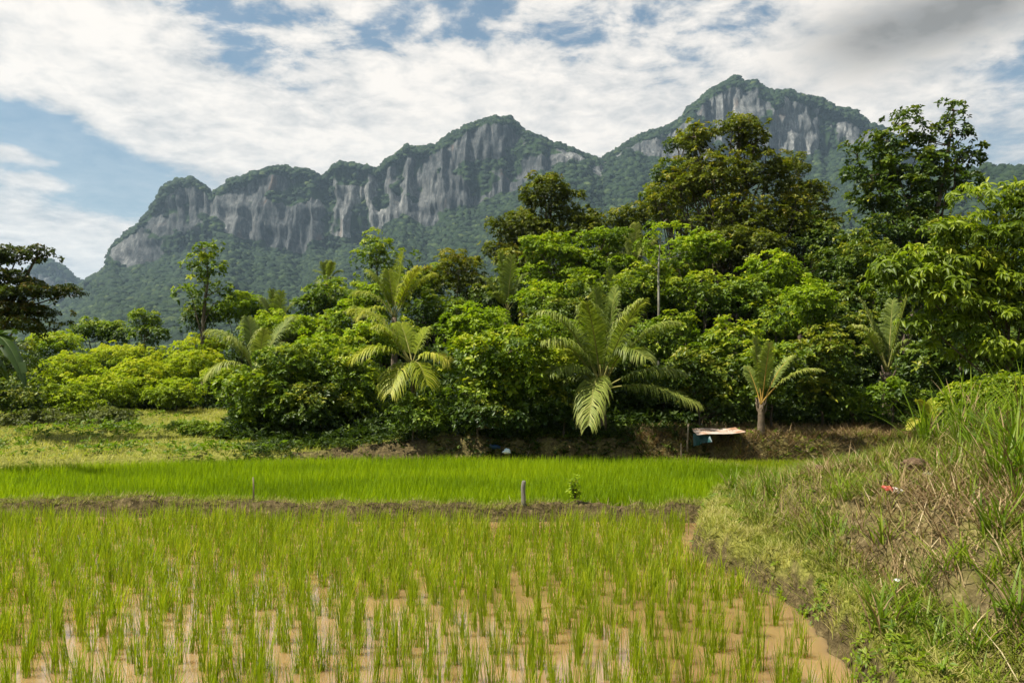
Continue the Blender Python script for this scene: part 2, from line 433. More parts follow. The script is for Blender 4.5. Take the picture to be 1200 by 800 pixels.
def build_ground():
    xs = spaced([(-5000, -400, 400), (-400, -60, 24), (-60, -16, 2.0), (-16, 1.8, .14), (1.8, 6.4, .045), (6.4, 14, .16), (14, 60, 2.0), (60, 400, 24), (400, 5001, 400)])
    ys = spaced([(-300, -20, 40), (-20, 3, .8), (3, 12.9, .055), (12.9, 19, .08), (19, 22, .15), (22, 40, .4), (40, 120, 3), (120, 800, 40), (800, 6001, 260)])
    X, Y = np.meshgrid(xs, ys)
    z, pt = ground_parts(X.ravel(), Y.ravel())
    V = np.stack([X.ravel(), Y.ravel(), z], 1)
    nx, ny = len(xs), len(ys)
    i, j = np.meshgrid(np.arange(ny - 1), np.arange(nx - 1), indexing='ij')
    q = np.stack([i * nx + j, i * nx + j + 1, (i + 1) * nx + j + 1, (i + 1) * nx + j], -1).reshape(-1, 4)
    mb = MB()
    # per-point soil kind: 0 mud, .5 turf, 1 dry cuttings
    s, t = pt['s'], pt['t']
    kind = np.full(len(z), .5)
    kind = np.where(z < .06, 0, kind)
    kind = np.where((pt['bund'] > 0) & (V[:, 0] < 3.6) & (s < -.2), .10, kind)
    on_path = (V[:, 0] - pt['xw'] > -.1) & (s < .1) & (V[:, 1] < 12.6)
    kind = np.where(on_path, .05 + .36 * smooth((V[:, 0] - pt['xw'] - .065 + .10 * vnoise(V[:, 0] * 9, V[:, 1] * 9, 0, 33)) / .17), kind)
    kind = np.where((s > .05) & (V[:, 1] < 18), .84, kind)
    kind = np.where((t > 0) & (t < .9) & (V[:, 0] > -3.9) & (V[:, 0] < -1.9), .1, np.where((t > 0) & (t < .9) & (V[:, 0] > -5), .24, kind))  # outside the bare soil strip, cut bank colour lowered for the hollow's shade
    kind = np.where((t > .9) & (V[:, 0] > 3.2), .75, kind)
    mb.add(V, [q], kind)
    m, b = new_mat('ground_soil')
    co = b.node('ShaderNodeNewGeometry').outputs['Position']
    nb = b.noise(co, .9, 6, .6); nf = b.noise(co, 14, 6, .65); nm = b.noise(co, 3.5, 5, .6)
    k = b.m('ADD', attr(b), b.m('MULTIPLY', b.m('SUBTRACT', nm, .5), .35))
    soil = b.ramp(nf, [(.3, (.038, .030, .014)), (.55, (.100, .075, .034)), (.75, (.22, .17, .08))])
    turf = b.ramp(nf, [(.3, (.085, .088, .018)), (.55, (.19, .19, .038)), (.75, (.32, .29, .075))])
    dry = b.ramp(nf, [(.3, (.050, .036, .017)), (.55, (.13, .098, .046)), (.75, (.28, .22, .11))])
    c = b.mix(b.smooth(k, .18, .42), soil, turf)
    c = b.mix(b.smooth(k, .68, .90), c, dry)
    p = principled(b, c, .95, .08, b.m('ADD', nf, b.m('MULTIPLY', nm, 1.5)), .05, .8)
    finish(m, b, p.outputs[0])
    return tag(mb.build('ground', m, smooth_shade=True), 'earth of bunds, bank and scrub floor around the flooded paddies', kind='structure')

def water_mat(name, c1, c2, rough):
    m, b = new_mat(name)
    co = b.node('ShaderNodeNewGeometry').outputs['Position']
    n = b.noise(co, .55, 5, .55)
    rip = b.noise(b.v('MULTIPLY', co, (1.0, 2.2, 1.0)), 2.2, 3, .5)
    p = principled(b, b.mix(b.smooth(n, .35, .65), c1, c2), rough, 1.0, rip, .004, .2)
    p.subsurface_method = 'BURLEY'; p.inputs['Subsurface Weight'].default_value = 1.0
    p.inputs['Subsurface Radius'].default_value = (.16, .11, .06); p.inputs['Subsurface Scale'].default_value = 1.0
    p.inputs['IOR'].default_value = 1.45
    return finish(m, b, p.outputs[0])

build_ground()
WATER = water_mat('muddy_water', (.21, .128, .05), (.28, .178, .078), .025)
def strip(name, x0, x1, front, back, z, mat, label):
    xs = np.linspace(x0, x1, 60); a = np.array([(x, front(x), z) for x in xs]); b_ = np.array([(x, back(x), z) for x in xs])
    k = np.arange(59); mb = MB()
    mb.add(np.concatenate([a, b_]), [np.stack([k, k + 1, k + 61, k + 60], 1)])
    return tag(mb.build(name, mat), label, kind='structure')
strip('water', -13.6, 4.2, lambda x: 3.05, lambda x: yb(x), 0.0, WATER, 'shallow tan muddy water flooding the near paddy')
strip('water', -14.2, 7.6, lambda x: yb(x) + .01, lambda x: 18.0, 0.025, WATER, 'shallow water under the dense rear rice')


# ================================================================== mountains
def rock_mat():
    m, b = new_mat('limestone_and_forest')
    co = b.node('ShaderNodeNewGeometry').outputs['Position']
    rock = attr(b)                                   # 1 on bare cliff
    streak = b.noise(b.v('MULTIPLY', co, (.15, .05, .0150)), 1.0, 7, .70, 1.1)
    fine = b.noise(b.v('MULTIPLY', co, (.26, .10, .075)), 1.0, 7, .72, .8)
    big = b.noise(b.v('MULTIPLY', co, (.006, .004, .004)), 1.0, 4, .55)
    v = b.m('ADD', b.m('MULTIPLY', streak, .52), b.m('MULTIPLY', fine, .48))
    block = b.noise(b.v('MULTIPLY', co, (.045, .03, .055)), 1.0, 7, .68, .6)
    v = b.m('ADD', b.m('ADD', v, b.m('MULTIPLY', b.m('SUBTRACT', big, .5), .70)), b.m('MULTIPLY', b.m('SUBTRACT', block, .5), .45))
    c = b.ramp(v, [(.34, (.018, .021, .022)), (.44, (.052, .055, .056)), (.53, (.092, .094, .092)), (.61, (.145, .145, .138)), (.72, (.34, .33, .31))])  # rock greys darkened overall to stand in for cloud shade on the cliffs
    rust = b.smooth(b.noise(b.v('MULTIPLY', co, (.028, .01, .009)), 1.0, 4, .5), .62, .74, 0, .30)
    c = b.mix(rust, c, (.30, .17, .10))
    wood = b.ramp(b.noise(co, .06, 5, .6), [(.3, (.012, .024, .010)), (.6, (.026, .044, .016)), (.8, (.045, .066, .022))])
    edge = b.m('ADD', rock, b.m('MULTIPLY', b.m('SUBTRACT', b.noise(co, .035, 6, .65), .5), .8))
    c = b.mix(b.smooth(edge, .42, .60), wood, c)
    p = principled(b, c, .95, .05, b.m('ADD', fine, streak), 3.0, .7)
    return finish(m, b, p.outputs[0])
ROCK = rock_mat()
FOREST = leaf_mat('far_forest', [(0, (.008, .017, .009)), (.5, (.019, .036, .015)), (.85, (.038, .060, .021)), (1, (.065, .088, .028))], .12, .8, .1)

def mountain(name, skyline, base, Yfoot, Ybase, Ytop, Yridge, foot_py, label, step=1.0, seed=0, rockness=1.0, clumps=9000, trees_r=(5, 9)):
    sx = np.array([p[0] for p in skyline], float); sy = np.array([p[1] for p in skyline], float)
    bx = np.array([p[0] for p in base], float); by = np.array([p[1] for p in base], float)
    u = np.arange(sx[0], sx[-1] + .01, step)
    yr = np.interp(u, sx, sy)
    yr = yr + 2.3 * fbm(u / 9, 0 * u, 0, seed, 3) + 1.9 * vnoise(u / 2.7, 0 * u, 0, seed + 4)
    ybp = np.interp(u, bx, by) + 8 * fbm(u / 22, 0 * u + 3, 0, seed + 1, 3)
    ybp = np.maximum(ybp, yr + 3)
    cap = 1.0 + 3.5 * smooth(vnoise(u / 40, 0 * u + 9, 0, seed + 2) + .5)          # green cap under the skyline, in photo pixels
    cap = np.minimum(cap, (ybp - yr) * .45)
    nt, nc, nk = 90, 110, 14
    rows_Y, rows_z, rows_rock = [], [], []
    zf = lambda py, Y: CAM_H + (HZ - py) / F * Y
    zb, zt, zr = zf(ybp, Ybase), zf(yr + cap, Ytop), zf(yr, Yridge)
    z0 = zf(foot_py, Yfoot)
    for k in range(nt):                                   # forested apron
        t = k / nt
        rows_Y.append(Yfoot + (Ybase - Yfoot) * t + 0 * u); rows_z.append(z0 + (zb - z0) * (t ** 1.35)); rows_rock.append(0 * u)
    for k in range(nc):                                   # cliff
        t = k / (nc - 1)
        rows_Y.append(Ybase + (Ytop - Ybase) * t + 0 * u); rows_z.append(zb + (zt - zb) * t); rows_rock.append(0 * u + np.clip(min(t / .08, 1) * min((1 - t) / .06, 1), 0, 1))
    for k in range(1, nk + 1):                            # cap
        t = k / nk
        rows_Y.append(Ytop + (Yridge - Ytop) * t + 0 * u); rows_z.append(zt + (zr - zt) * (1 - (1 - t) ** 1.8)); rows_rock.append(0 * u)
    for k in range(1, 9):                                 # far side
        t = k / 8
        rows_Y.append(Yridge + 500 * t + 0 * u); rows_z.append(zr * (1 - t ** 1.3) - 5); rows_rock.append(0 * u)
    Yv, Z, K = np.array(rows_Y), np.array(rows_z), np.array(rows_rock)
    Xv = (u[None] - 600) / F * Yv
    # ribs, buttresses and gullies
    xs = (u[None] - 600) / F * Ybase + 0 * Yv
    amp = np.clip((Z - z0) / 60, 0, 1)
    back = (np.arange(len(Yv)) >= nt + nc)[:, None]
    rib = 70 * fbm(xs / 120, Z / 420, seed + 3.0, seed + 7, 3) + 34 * np.abs(vnoise(xs / 34, Z / 190, 2.0, seed + 8)) * 2 + 14 * fbm(xs / 16, Z / 90, 5.0, seed + 19, 2) + 13 * vnoise(xs / 70, Z / 20, 8.0, seed + 31) + 15 * fbm(xs / 9, Z / 40, 1.0, seed + 9, 2)
    talus = 60 * fbm(xs / 150, Yv / 220, 0, seed + 11, 4)
    apron = (np.arange(len(Yv)) < nt)[:, None]
    dY = np.where(apron, rib * np.clip(np.arange(len(Yv))[:, None] / nt, 0, 1) ** 3, rib * np.where(back, .45, 1.0))
    Yv2 = Yv + dY * amp
    Z = Z + np.where(apron, talus * np.minimum(np.arange(len(Yv))[:, None] / nt, 1 - np.arange(len(Yv))[:, None] / nt) * 1.0, 0)
    # plants growing on ledges
    led = fbm(xs / 60, Z / 45, 0, seed + 21, 4)
    rock = K * np.clip(rockness - 1.5 * np.clip(led - .16, 0, 1) * 3, 0, 1) * np.where(apron, 1, 1 - .8 * smooth((rib - 22) / 26))
    n_r, n_u = Yv.shape
    V = np.stack([Xv, Yv2, Z], -1).reshape(-1, 3)
    i, j = np.meshgrid(np.arange(n_r - 1), np.arange(n_u - 1), indexing='ij')
    q = np.stack([i * n_u + j, i * n_u + j + 1, (i + 1) * n_u + j + 1, (i + 1) * n_u + j], -1).reshape(-1, 4)
    mb = MB(); mb.add(V, [q], rock.ravel())
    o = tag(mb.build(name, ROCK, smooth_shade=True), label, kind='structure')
    # tree crowns over everything that is not bare rock
    Pq = V[q].mean(1); rk = rock.ravel()[q].mean(1)
    e1, e2 = V[q[:, 2]] - V[q[:, 0]], V[q[:, 3]] - V[q[:, 1]]
    area = .5 * np.linalg.norm(np.cross(e1, e2), axis=1)
    nrm = unit(np.cross(e1, e2))
    w = area * np.clip(1 - rk * 1.6, 0, 1) * (Pq[:, 1] < Yridge + 60)
    w = w / (1 + (Pq[:, 1] / Yfoot - 1) * .6)
    idx = rng.choice(len(q), clumps, p=w / w.sum())
    a_, b_ = rng.random((2, clumps, 1))
    pos = (V[q[idx, 0]] * (1 - a_) + V[q[idx, 1]] * a_) * (1 - b_) + (V[q[idx, 3]] * (1 - a_) + V[q[idx, 2]] * a_) * b_
    return pos

# unit crown: an uneven dome
def dome():
    V, f = [], []
    rings = [(0, 1.0), (.45, .92), (.8, .62)]
    for z, r in rings:
        for k in range(7):
            V.append((r * math.cos(k * 2 * math.pi / 7 + z), r * math.sin(k * 2 * math.pi / 7 + z), z))
    V.append((0, 0, 1.0))
    q = [(i * 7 + k, i * 7 + (k + 1) % 7, (i + 1) * 7 + (k + 1) % 7, (i + 1) * 7 + k) for i in range(2) for k in range(7)]
    t = [(14 + k, 14 + (k + 1) % 7, 21) for k in range(7)]
    return np.array(V), np.array(q), np.array(t)

def forest(pos, rmin, rmax, label):
    D, q, t = dome()
    n, m = len(pos), len(D)
    r = rmin + (rmax - rmin) * rng.random(n) ** 1.5
    jit = 1 + .55 * (rng.random((n, m)) - .5)
    V = pos[:, None] + D[None] * jit[..., None] * (r[:, None] * np.array([1, 1, 1]))[:, None] * np.array([1, 1, .95]) - np.array([0, 0, .35]) * r[:, None, None]
    k = np.arange(n)[:, None, None] * m
    mb = MB(); mb.add(V.reshape(-1, 3), [(q[None] + k).reshape(-1, 4), (t[None] + k).reshape(-1, 3)], np.repeat(np.clip(rng.normal(.45, .24, n), 0, 1), m))
    return tag(mb.build('forest', FOREST, smooth_shade=True), label, 'forest', kind='stuff')

SKY_L = [(-260, 402), (-40, 392), (20, 380), (60, 352), (95, 330), (118, 322), (127, 312), (132, 295), (150, 275), (165, 262), (178, 240), (190, 222), (205, 213), (222, 211), (236, 218), (247, 231), (258, 222), (268, 212), (285, 209), (300, 203), (318, 199), (333, 197), (338, 198), (341, 209), (344, 198), (358, 199), (372, 206), (384, 200), (398, 192), (415, 194), (438, 201), (448, 194), (460, 184), (475, 174), (492, 174), (512, 173), (525, 162), (545, 152), (562, 146), (580, 140), (597, 142), (608, 152), (620, 160), (645, 172), (680, 184), (703, 192), (760, 225), (840, 270), (900, 300)]
BASE_L = [(-260, 404), (-40, 394), (60, 356), (118, 326), (130, 320), (160, 312), (180, 300), (215, 292), (250, 272), (300, 288), (350, 298), (400, 284), (440, 268), (470, 250), (500, 268), (515, 266), (540, 243), (565, 238), (600, 226), (625, 205), (650, 196), (690, 202), (760, 232), (900, 304)]
SKY_R = [(560, 330), (600, 290), (640, 245), (670, 215), (703, 191), (718, 182), (733, 171), (755, 160), (780, 153), (795, 145), (810, 128), (830, 112), (850, 100), (862, 94), (875, 98), (893, 106), (905, 112), (925, 110), (938, 113), (950, 117), (963, 118), (985, 127), (1003, 133), (1018, 143), (1035, 152), (1060, 165), (1100, 190), (1150, 225), (1220, 262), (1320, 300)]
BASE_R = [(560, 334), (640, 249), (703, 196), (733, 178), (755, 185), (780, 188), (800, 190), (830, 196), (862, 190), (893, 185), (925, 184), (950, 178), (985, 172), (1010, 165), (1035, 166), (1060, 172), (1100, 195), (1220, 268), (1320, 305)]
SKY_O = [(20, 350), (32, 336), (34, 317), (45, 309), (57, 305), (70, 313), (80, 325), (97, 334), (130, 352)]
BASE_O = [(20, 352), (34, 336), (45, 336), (60, 338), (80, 336), (97, 338), (130, 355)]
SKY_H = [(960, 262), (1040, 235), (1100, 212), (1135, 200), (1160, 196), (1200, 201), (1260, 204), (1340, 230), (1420, 260)]
BASE_H = [(960, 266), (1100, 216), (1160, 201), (1200, 206), (1340, 236), (1420, 265)]
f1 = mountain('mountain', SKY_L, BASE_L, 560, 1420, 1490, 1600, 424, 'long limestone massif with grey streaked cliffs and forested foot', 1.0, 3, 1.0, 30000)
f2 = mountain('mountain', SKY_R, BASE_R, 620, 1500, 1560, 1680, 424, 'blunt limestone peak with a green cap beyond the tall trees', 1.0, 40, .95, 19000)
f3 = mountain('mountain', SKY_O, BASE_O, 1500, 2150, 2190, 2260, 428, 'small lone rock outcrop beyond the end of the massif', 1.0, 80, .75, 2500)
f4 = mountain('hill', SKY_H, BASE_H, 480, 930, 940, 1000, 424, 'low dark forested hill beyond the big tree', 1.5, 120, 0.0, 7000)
forest(np.concatenate([f1, f2]), 3.6, 8.0, 'far forest covering the slopes below the cliffs')
forest(f3, 7, 12, 'woods on the small far outcrop')
forest(f4, 3.0, 6.5, 'woods covering the low hill')

# ================================================================== trees, shrubs, palms
def rosettes(mb, C, A, k, L, W, hue, droop=.25, big=False, spread=(.55, 1.0)):
    """whorls of k leaves at C (n,3) around axes A (n,3)"""
    n = len(C)
    A = unit(A)
    ref = np.where(np.abs(A[:, 2:3]) < .9, np.array([[0, 0, 1.0]]), np.array([[1.0, 0, 0]]))
    e1 = unit(np.cross(A, ref)); e2 = np.cross(A, e1)
    th = (rng.random((n, 1)) * 6.28 + np.arange(k) * 6.283 / k + rng.normal(0, .35, (n, k)))
    sp = spread[0] + (spread[1] - spread[0]) * rng.random((n, k))
    d = np.cos(th)[..., None] * e1[:, None] + np.sin(th)[..., None] * e2[:, None]
    tip = unit(d * sp[..., None] + A[:, None] * (1 - sp * .75)[..., None] - np.array([0, 0, 1.0]) * droop * (.5 + rng.random((n, k, 1))))
    nr = unit(A[:, None] * .9 + d * -.15 + np.array([0, 0, .35]) + rng.normal(0, .28, (n, k, 3)))
    pos = C[:, None] + rng.normal(0, .10, (n, k, 3)) * L + d * (.08 * L)
    Ls = L * (.7 + .6 * rng.random((n, k)))
    h = np.clip(hue[:, None] + rng.normal(0, .12, (n, k)), 0, 1)
    leaves(mb, pos.reshape(-1, 3), tip.reshape(-1, 3), nr.reshape(-1, 3), Ls.ravel(), (Ls * (W / L)).ravel(), h.ravel(), big=big)

def split_lobe(c, r, uneven=.5):
    """an ellipsoid becomes an uneven handful of lobes"""
    n = int(rng.integers(5, 8))
    out = [(c + r * np.array([rng.normal(0, .10), rng.normal(0, .12), -.08]), r * .72)]
    for k in range(n):
        d = rand_dirs(1)[0]; d[2] = abs(d[2]) * .9 - .25
        f = .38 + .24 * rng.random()
        out.append((c + r * d * (1.02 - f), r * f * (.85 + .4 * rng.random(3))))
    return out

def crown(mb, lobes, leaf=.14, ratio=.60, dens=1.0, clump=.34, flat=.7, k=6, droop=.25, hue=.45, hue_top=.42, big=False, hollow=.62, rag=1.0, out=.28):
    """foliage through the volume of the lobes: clumps on uneven shells, whorls of leaves on each clump"""
    leaf0, hue0 = leaf, hue
    for c, r in lobes:
        leaf = leaf0 * (.56 + .36 * rng.random()); hue = hue0 + rng.normal(0, .09)
        area = 4 * np.pi * ((r[0] * r[1]) ** 1.6 / 3 + (r[0] * r[2]) ** 1.6 / 3 + (r[1] * r[2]) ** 1.6 / 3) ** (1 / 1.6)
        nc = max(5, int(area / (clump * clump * 2.4) * dens))
        d = rand_dirs(nc)
        keep = (d[:, 1] < .35) | (rng.random(nc) < .45)                  # the far side is thinner
        keep &= (d[:, 2] > -.75) | (rng.random(nc) < .5)
        d = d[keep]; nc = len(d)
        fr = hollow + (1.02 - hollow) * rng.random((nc, 1)) ** .6
        stray = (rng.random((nc, 1)) < out) & (d[:, 2:3] > -.3)
        fr = np.where(stray, 1.05 + .28 * rng.random((nc, 1)), fr) * (1 + rag * vnoise(d[:, 0] * 2.8 + c[0], d[:, 1] * 2.8 + c[1], d[:, 2] * 2.8 + c[2], 77))[:, None]
        cc = c + d * r * fr
        cr = clump * (.55 + .8 * rng.random(nc)) * np.where(stray[:, 0], .65, 1)
        ch = np.clip(hue + rng.normal(0, .13, nc) + hue_top * d[:, 2] * .5, 0, 1)
        nr_ = max(4, int(2.9 * (clump / leaf) ** 2 * .36))
        dd = rand_dirs(nc * nr_).reshape(nc, nr_, 3)
        dd = unit(dd + d[:, None] * .55 + np.array([0, 0, .45]))
        C = cc[:, None] + dd * (cr[:, None, None] * np.array([1, 1, flat])) * (.7 + .4 * rng.random((nc, nr_, 1)))
        A = unit(dd * .75 + np.array([0, 0, .55]) + rng.normal(0, .25, dd.shape))
        H = np.clip(ch[:, None] + .16 * dd[..., 2] + rng.normal(0, .08, (nc, nr_)), 0, 1)
        rosettes(mb, C.reshape(-1, 3), A.reshape(-1, 3), k, leaf, leaf * ratio, H.ravel(), droop, big)

def limbs(mb, root, groups, r0, fork=.45, wob=.08, sides=6, lean=(0, 0)):
    """trunk, one limb to each lobe, twigs inside each lobe. groups: (lobe centre, [twig ends])"""
    root = np.asarray(root, float)
    top = max((g[0] for g in groups), key=lambda t: t[2])
    H = top[2] - root[2]
    fk = root + (top - root) * np.array([.35, .35, 1]) * fork + np.array([lean[0], lean[1], 0]) * H
    main = np.concatenate([bez(root, root * .5 + fk * .5 + np.array([rng.normal(0, wob), rng.normal(0, wob), 0]) * H * .4, fk, 6), bez(fk, (fk + top) * .5 + rng.normal(0, wob, 3) * H * .4, top, 7)[1:]])
    rad = np.linspace(r0, r0 * .16, len(main)); rad[0] *= 1.35
    tube(mb, main, rad, sides)
    for c, tw in groups:
        rc = rad[-1]
        if c is not top:
            below = [s for s in range(2, len(main) - 1) if main[s][2] < c[2] - .25 * abs(c[0] - main[s][0])] or [2]
            s = below[-1] if rng.random() < .5 else below[len(below) // 2]
            a = main[s]; ln = np.linalg.norm(c - a)
            mid = a * .5 + c * .5 + np.array([0, 0, -.08 * ln]) + rng.normal(0, .09, 3) * ln
            rc = rad[s] * .14 + .004
            tube(mb, bez(a, mid, c, 7), np.linspace(min(rad[s] * .5, .02 + .03 * ln), rc, 7), max(4, sides - 1), cap=False)
        for t in tw:
            ln = np.linalg.norm(t - c)
            tube(mb, bez(c, (c + t) / 2 + rng.normal(0, .12, 3) * ln, t, 4), np.linspace(rc, rc * .35, 4), 4, cap=False)

def plant(name, cat, label, base, lobes_px, Y, mat, leaf=.14, bark=None, r0=.08, group=None, sub=True, part=('trunk', 'crown'), depth=.85, fork=.4, twigs=5, lean=(0, 0), **kw):
    """a tree or shrub. base: (px, Y) of its foot; lobes_px: (px, py, rx, ry[, dY])"""
    bx = (base[0] - 600) / F * base[1]
    root = np.array([bx, base[1], gz(bx, base[1]) - .03])
    t = thing(name, root, label, cat, group)
    L = []
    for lb in lobes_px:
        y = Y + (lb[4] if len(lb) > 4 else 0)
        c = P(lb[0], lb[1], y); r = np.array([lb[2] / F * y, lb[2] / F * y * depth, lb[3] / F * y])
        L += split_lobe(c, r) if sub else [(c, r)]
    L = [(c - root, r) for c, r in L]
    mb = MB()
    gr = []
    for c, r in L:
        tw = []
        for _ in range(twigs):
            d = rand_dirs(1)[0]; d[2] = abs(d[2]) * 1.1 - .2
            tw.append(c + d * r * .85)
        gr.append((c, tw))
    limbs(mb, np.zeros(3), gr, r0, fork, lean=lean)
    mb.build(part[0], bark or BARK, t, smooth_shade=True)
    mb = MB(); crown(mb, L, leaf, **kw)
    mb.build(part[1], LEAF[mat], t)
    return t

SH = dict(name='shrub', cat='shrub', part=('stem', 'foliage'), r0=.035)
def shrub(label, px, py, rx, ry, Y, mat, leaf=.13, foot=None, extra=(), **kw):
    a = dict(SH); a.update(kw)
    return plant(a.pop('name'), a.pop('cat'), label, (foot or px, Y + .15), [(px, py, rx, ry)] + list(extra), Y, mat, leaf, **a)

TR = dict(name='broadleaf_tree', cat='tree', r0=.09)
def tree(label, px, lobes, Y, mat, leaf=.15, **kw):
    a = dict(TR); a.update(kw)
    return plant(a.pop('name'), a.pop('cat'), label, (px, Y), lobes, Y, mat, leaf, **a)

# ---------------------------------------------------------------- tall trees at the back
tree('tall dark olive tree with a reddish crown top in front of the mountain saddle', 650,
     [(648, 236, 40, 32), (690, 268, 34, 28), (612, 268, 40, 26), (640, 282, 52, 34), (596, 300, 30, 20)], 34, 'olive', .15, r0=.2, hue=.40, clump=.33, dens=.95, rag=.6, twigs=3)
tree('spreading tree with tiered bright leaf tops before the tall dark olive tree', 680,
     [(700, 280, 34, 18), (655, 300, 44, 20), (700, 312, 40, 18), (668, 330, 60, 26), (640, 288, 28, 12)], 30, 'bright', .15, r0=.16, flat=.5, hue=.34, hue_top=.6, clump=.36)
tree('tallest tree, wide ragged olive crown standing under the blunt peak', 850,
     [(862, 158, 36, 24), (815, 168, 24, 26), (905, 205, 34, 34), (850, 215, 62, 34), (800, 222, 32, 30), (930, 246, 34, 34), (862, 262, 74, 40), (884, 170, 20, 22), (775, 245, 24, 24), (945, 275, 24, 30)], 32, 'olive', .15, r0=.22, hue=.5, clump=.26, dens=.72, fork=.3, rag=.8, out=.25, hollow=.4, twigs=3)
tree('tall ragged tree leaning out behind the tallest tree towards the mountain saddle', 800,
     [(802, 170, 20, 16), (786, 206, 26, 22), (812, 226, 32, 26), (772, 236, 22, 20), (795, 255, 34, 24)], 36, 'dark', .16, r0=.16, hue=.5, clump=.28, dens=.8, fork=.35, rag=.9, out=.3, hollow=.4, twigs=3)
tree('tall ragged tree between the tallest tree and the open dark tree', 938,
     [(928, 200, 24, 20), (945, 228, 28, 24), (960, 262, 26, 28), (930, 262, 34, 28)], 35, 'olive', .15, r0=.16, hue=.45, clump=.28, dens=.8, fork=.35, rag=.9, out=.3, hollow=.4, twigs=3)
tree('tall open dark green tree with a separate upright top branch against the sky', 1062,
     [(1062, 146, 22, 14), (1040, 168, 28, 13), (1080, 160, 16, 12), (1118, 130, 11, 14), (1116, 155, 18, 14), (1140, 182, 16, 8), (1112, 186, 26, 12), (1004, 182, 18, 11), (1020, 206, 30, 13), (1068, 196, 36, 20), (1058, 232, 46, 26), (1020, 232, 24, 14), (1098, 216, 34, 18), (1050, 268, 52, 26)], 27, 'dark', .19, r0=.2, sub=False, hue=.42, clump=.24, dens=1.2, hollow=.35, twigs=4, fork=.28, rag=.5)
tree('slender dark tree with an open crown standing alone before the cliffs', 241,
     [(240, 292, 15, 12), (243, 314, 20, 15), (232, 308, 13, 10), (224, 346, 13, 12), (258, 338, 11, 12), (240, 342, 9, 14), (250, 356, 12, 8)], 32, 'mid', .19, r0=.10, sub=False, hue=.36, clump=.30, dens=1.15, hollow=.3, twigs=3, fork=.7)
tree('round topped tree with loose branch tips rising behind the yellow palms', 446,
     [(450, 296, 28, 16), (432, 305, 20, 14), (462, 310, 18, 18), (440, 280, 10, 8), (446, 322, 22, 14)], 36, 'mid', .19, r0=.12, sub=False, hue=.55, clump=.36, dens=1.1, hollow=.4)
tree('dark reddish tree with flat tiers of branches reaching in beside the banana plant', -40,
     [(-30, 300, 46, 10), (20, 300, 34, 7), (48, 292, 14, 5), (-20, 324, 52, 10), (30, 330, 18, 5), (-10, 345, 58, 10), (52, 342, 34, 7), (84, 341, 14, 4), (-10, 364, 56, 10), (34, 366, 30, 8), (10, 382, 50, 10)], 20, 'red', .10, r0=.14, sub=False, hue=.5, flat=.35, clump=.20, dens=1.7, hollow=.2, twigs=3, fork=.35)
tree('slim pale barked tree with a thin light crown beside the big young coconut palm', 770,
     [(762, 282, 20, 12), (790, 276, 20, 11), (776, 262, 16, 9), (752, 300, 16, 8), (800, 296, 14, 8)], 25.2, 'bright', .12, bark=PALE_BARK, r0=.055, sub=False, hue=.5, clump=.26, dens=.55, hollow=.2, fork=.75, twigs=4)
tree('near tree with hanging sprays of large light green leaves on the grassy bank', 1178,
     [(1146, 232, 26, 12), (1180, 246, 28, 12), (1130, 270, 36, 13), (1170, 278, 40, 14), (1096, 296, 30, 10), (1140, 305, 44, 13), (1052, 310, 24, 9), (1072, 322, 30, 9), (1092, 268, 22, 8), (1100, 332, 44, 12), (1120, 316, 40, 12), (1200, 340, 40, 24), (1160, 332, 46, 14), (1210, 300, 34, 40), (1130, 352, 44, 14), (1180, 370, 46, 18), (1120, 385, 36, 12), (1085, 378, 20, 8), (1160, 410, 44, 16), (1215, 380, 34, 40), (1196, 226, 22, 12)], 13, 'broad', .19, r0=.06, sub=False, hue=.46, flat=.5, clump=.20, dens=1.5, hollow=.15, big=True, ratio=.34, k=7, droop=.7, fork=.35, twigs=3, rag=.8, out=.3)

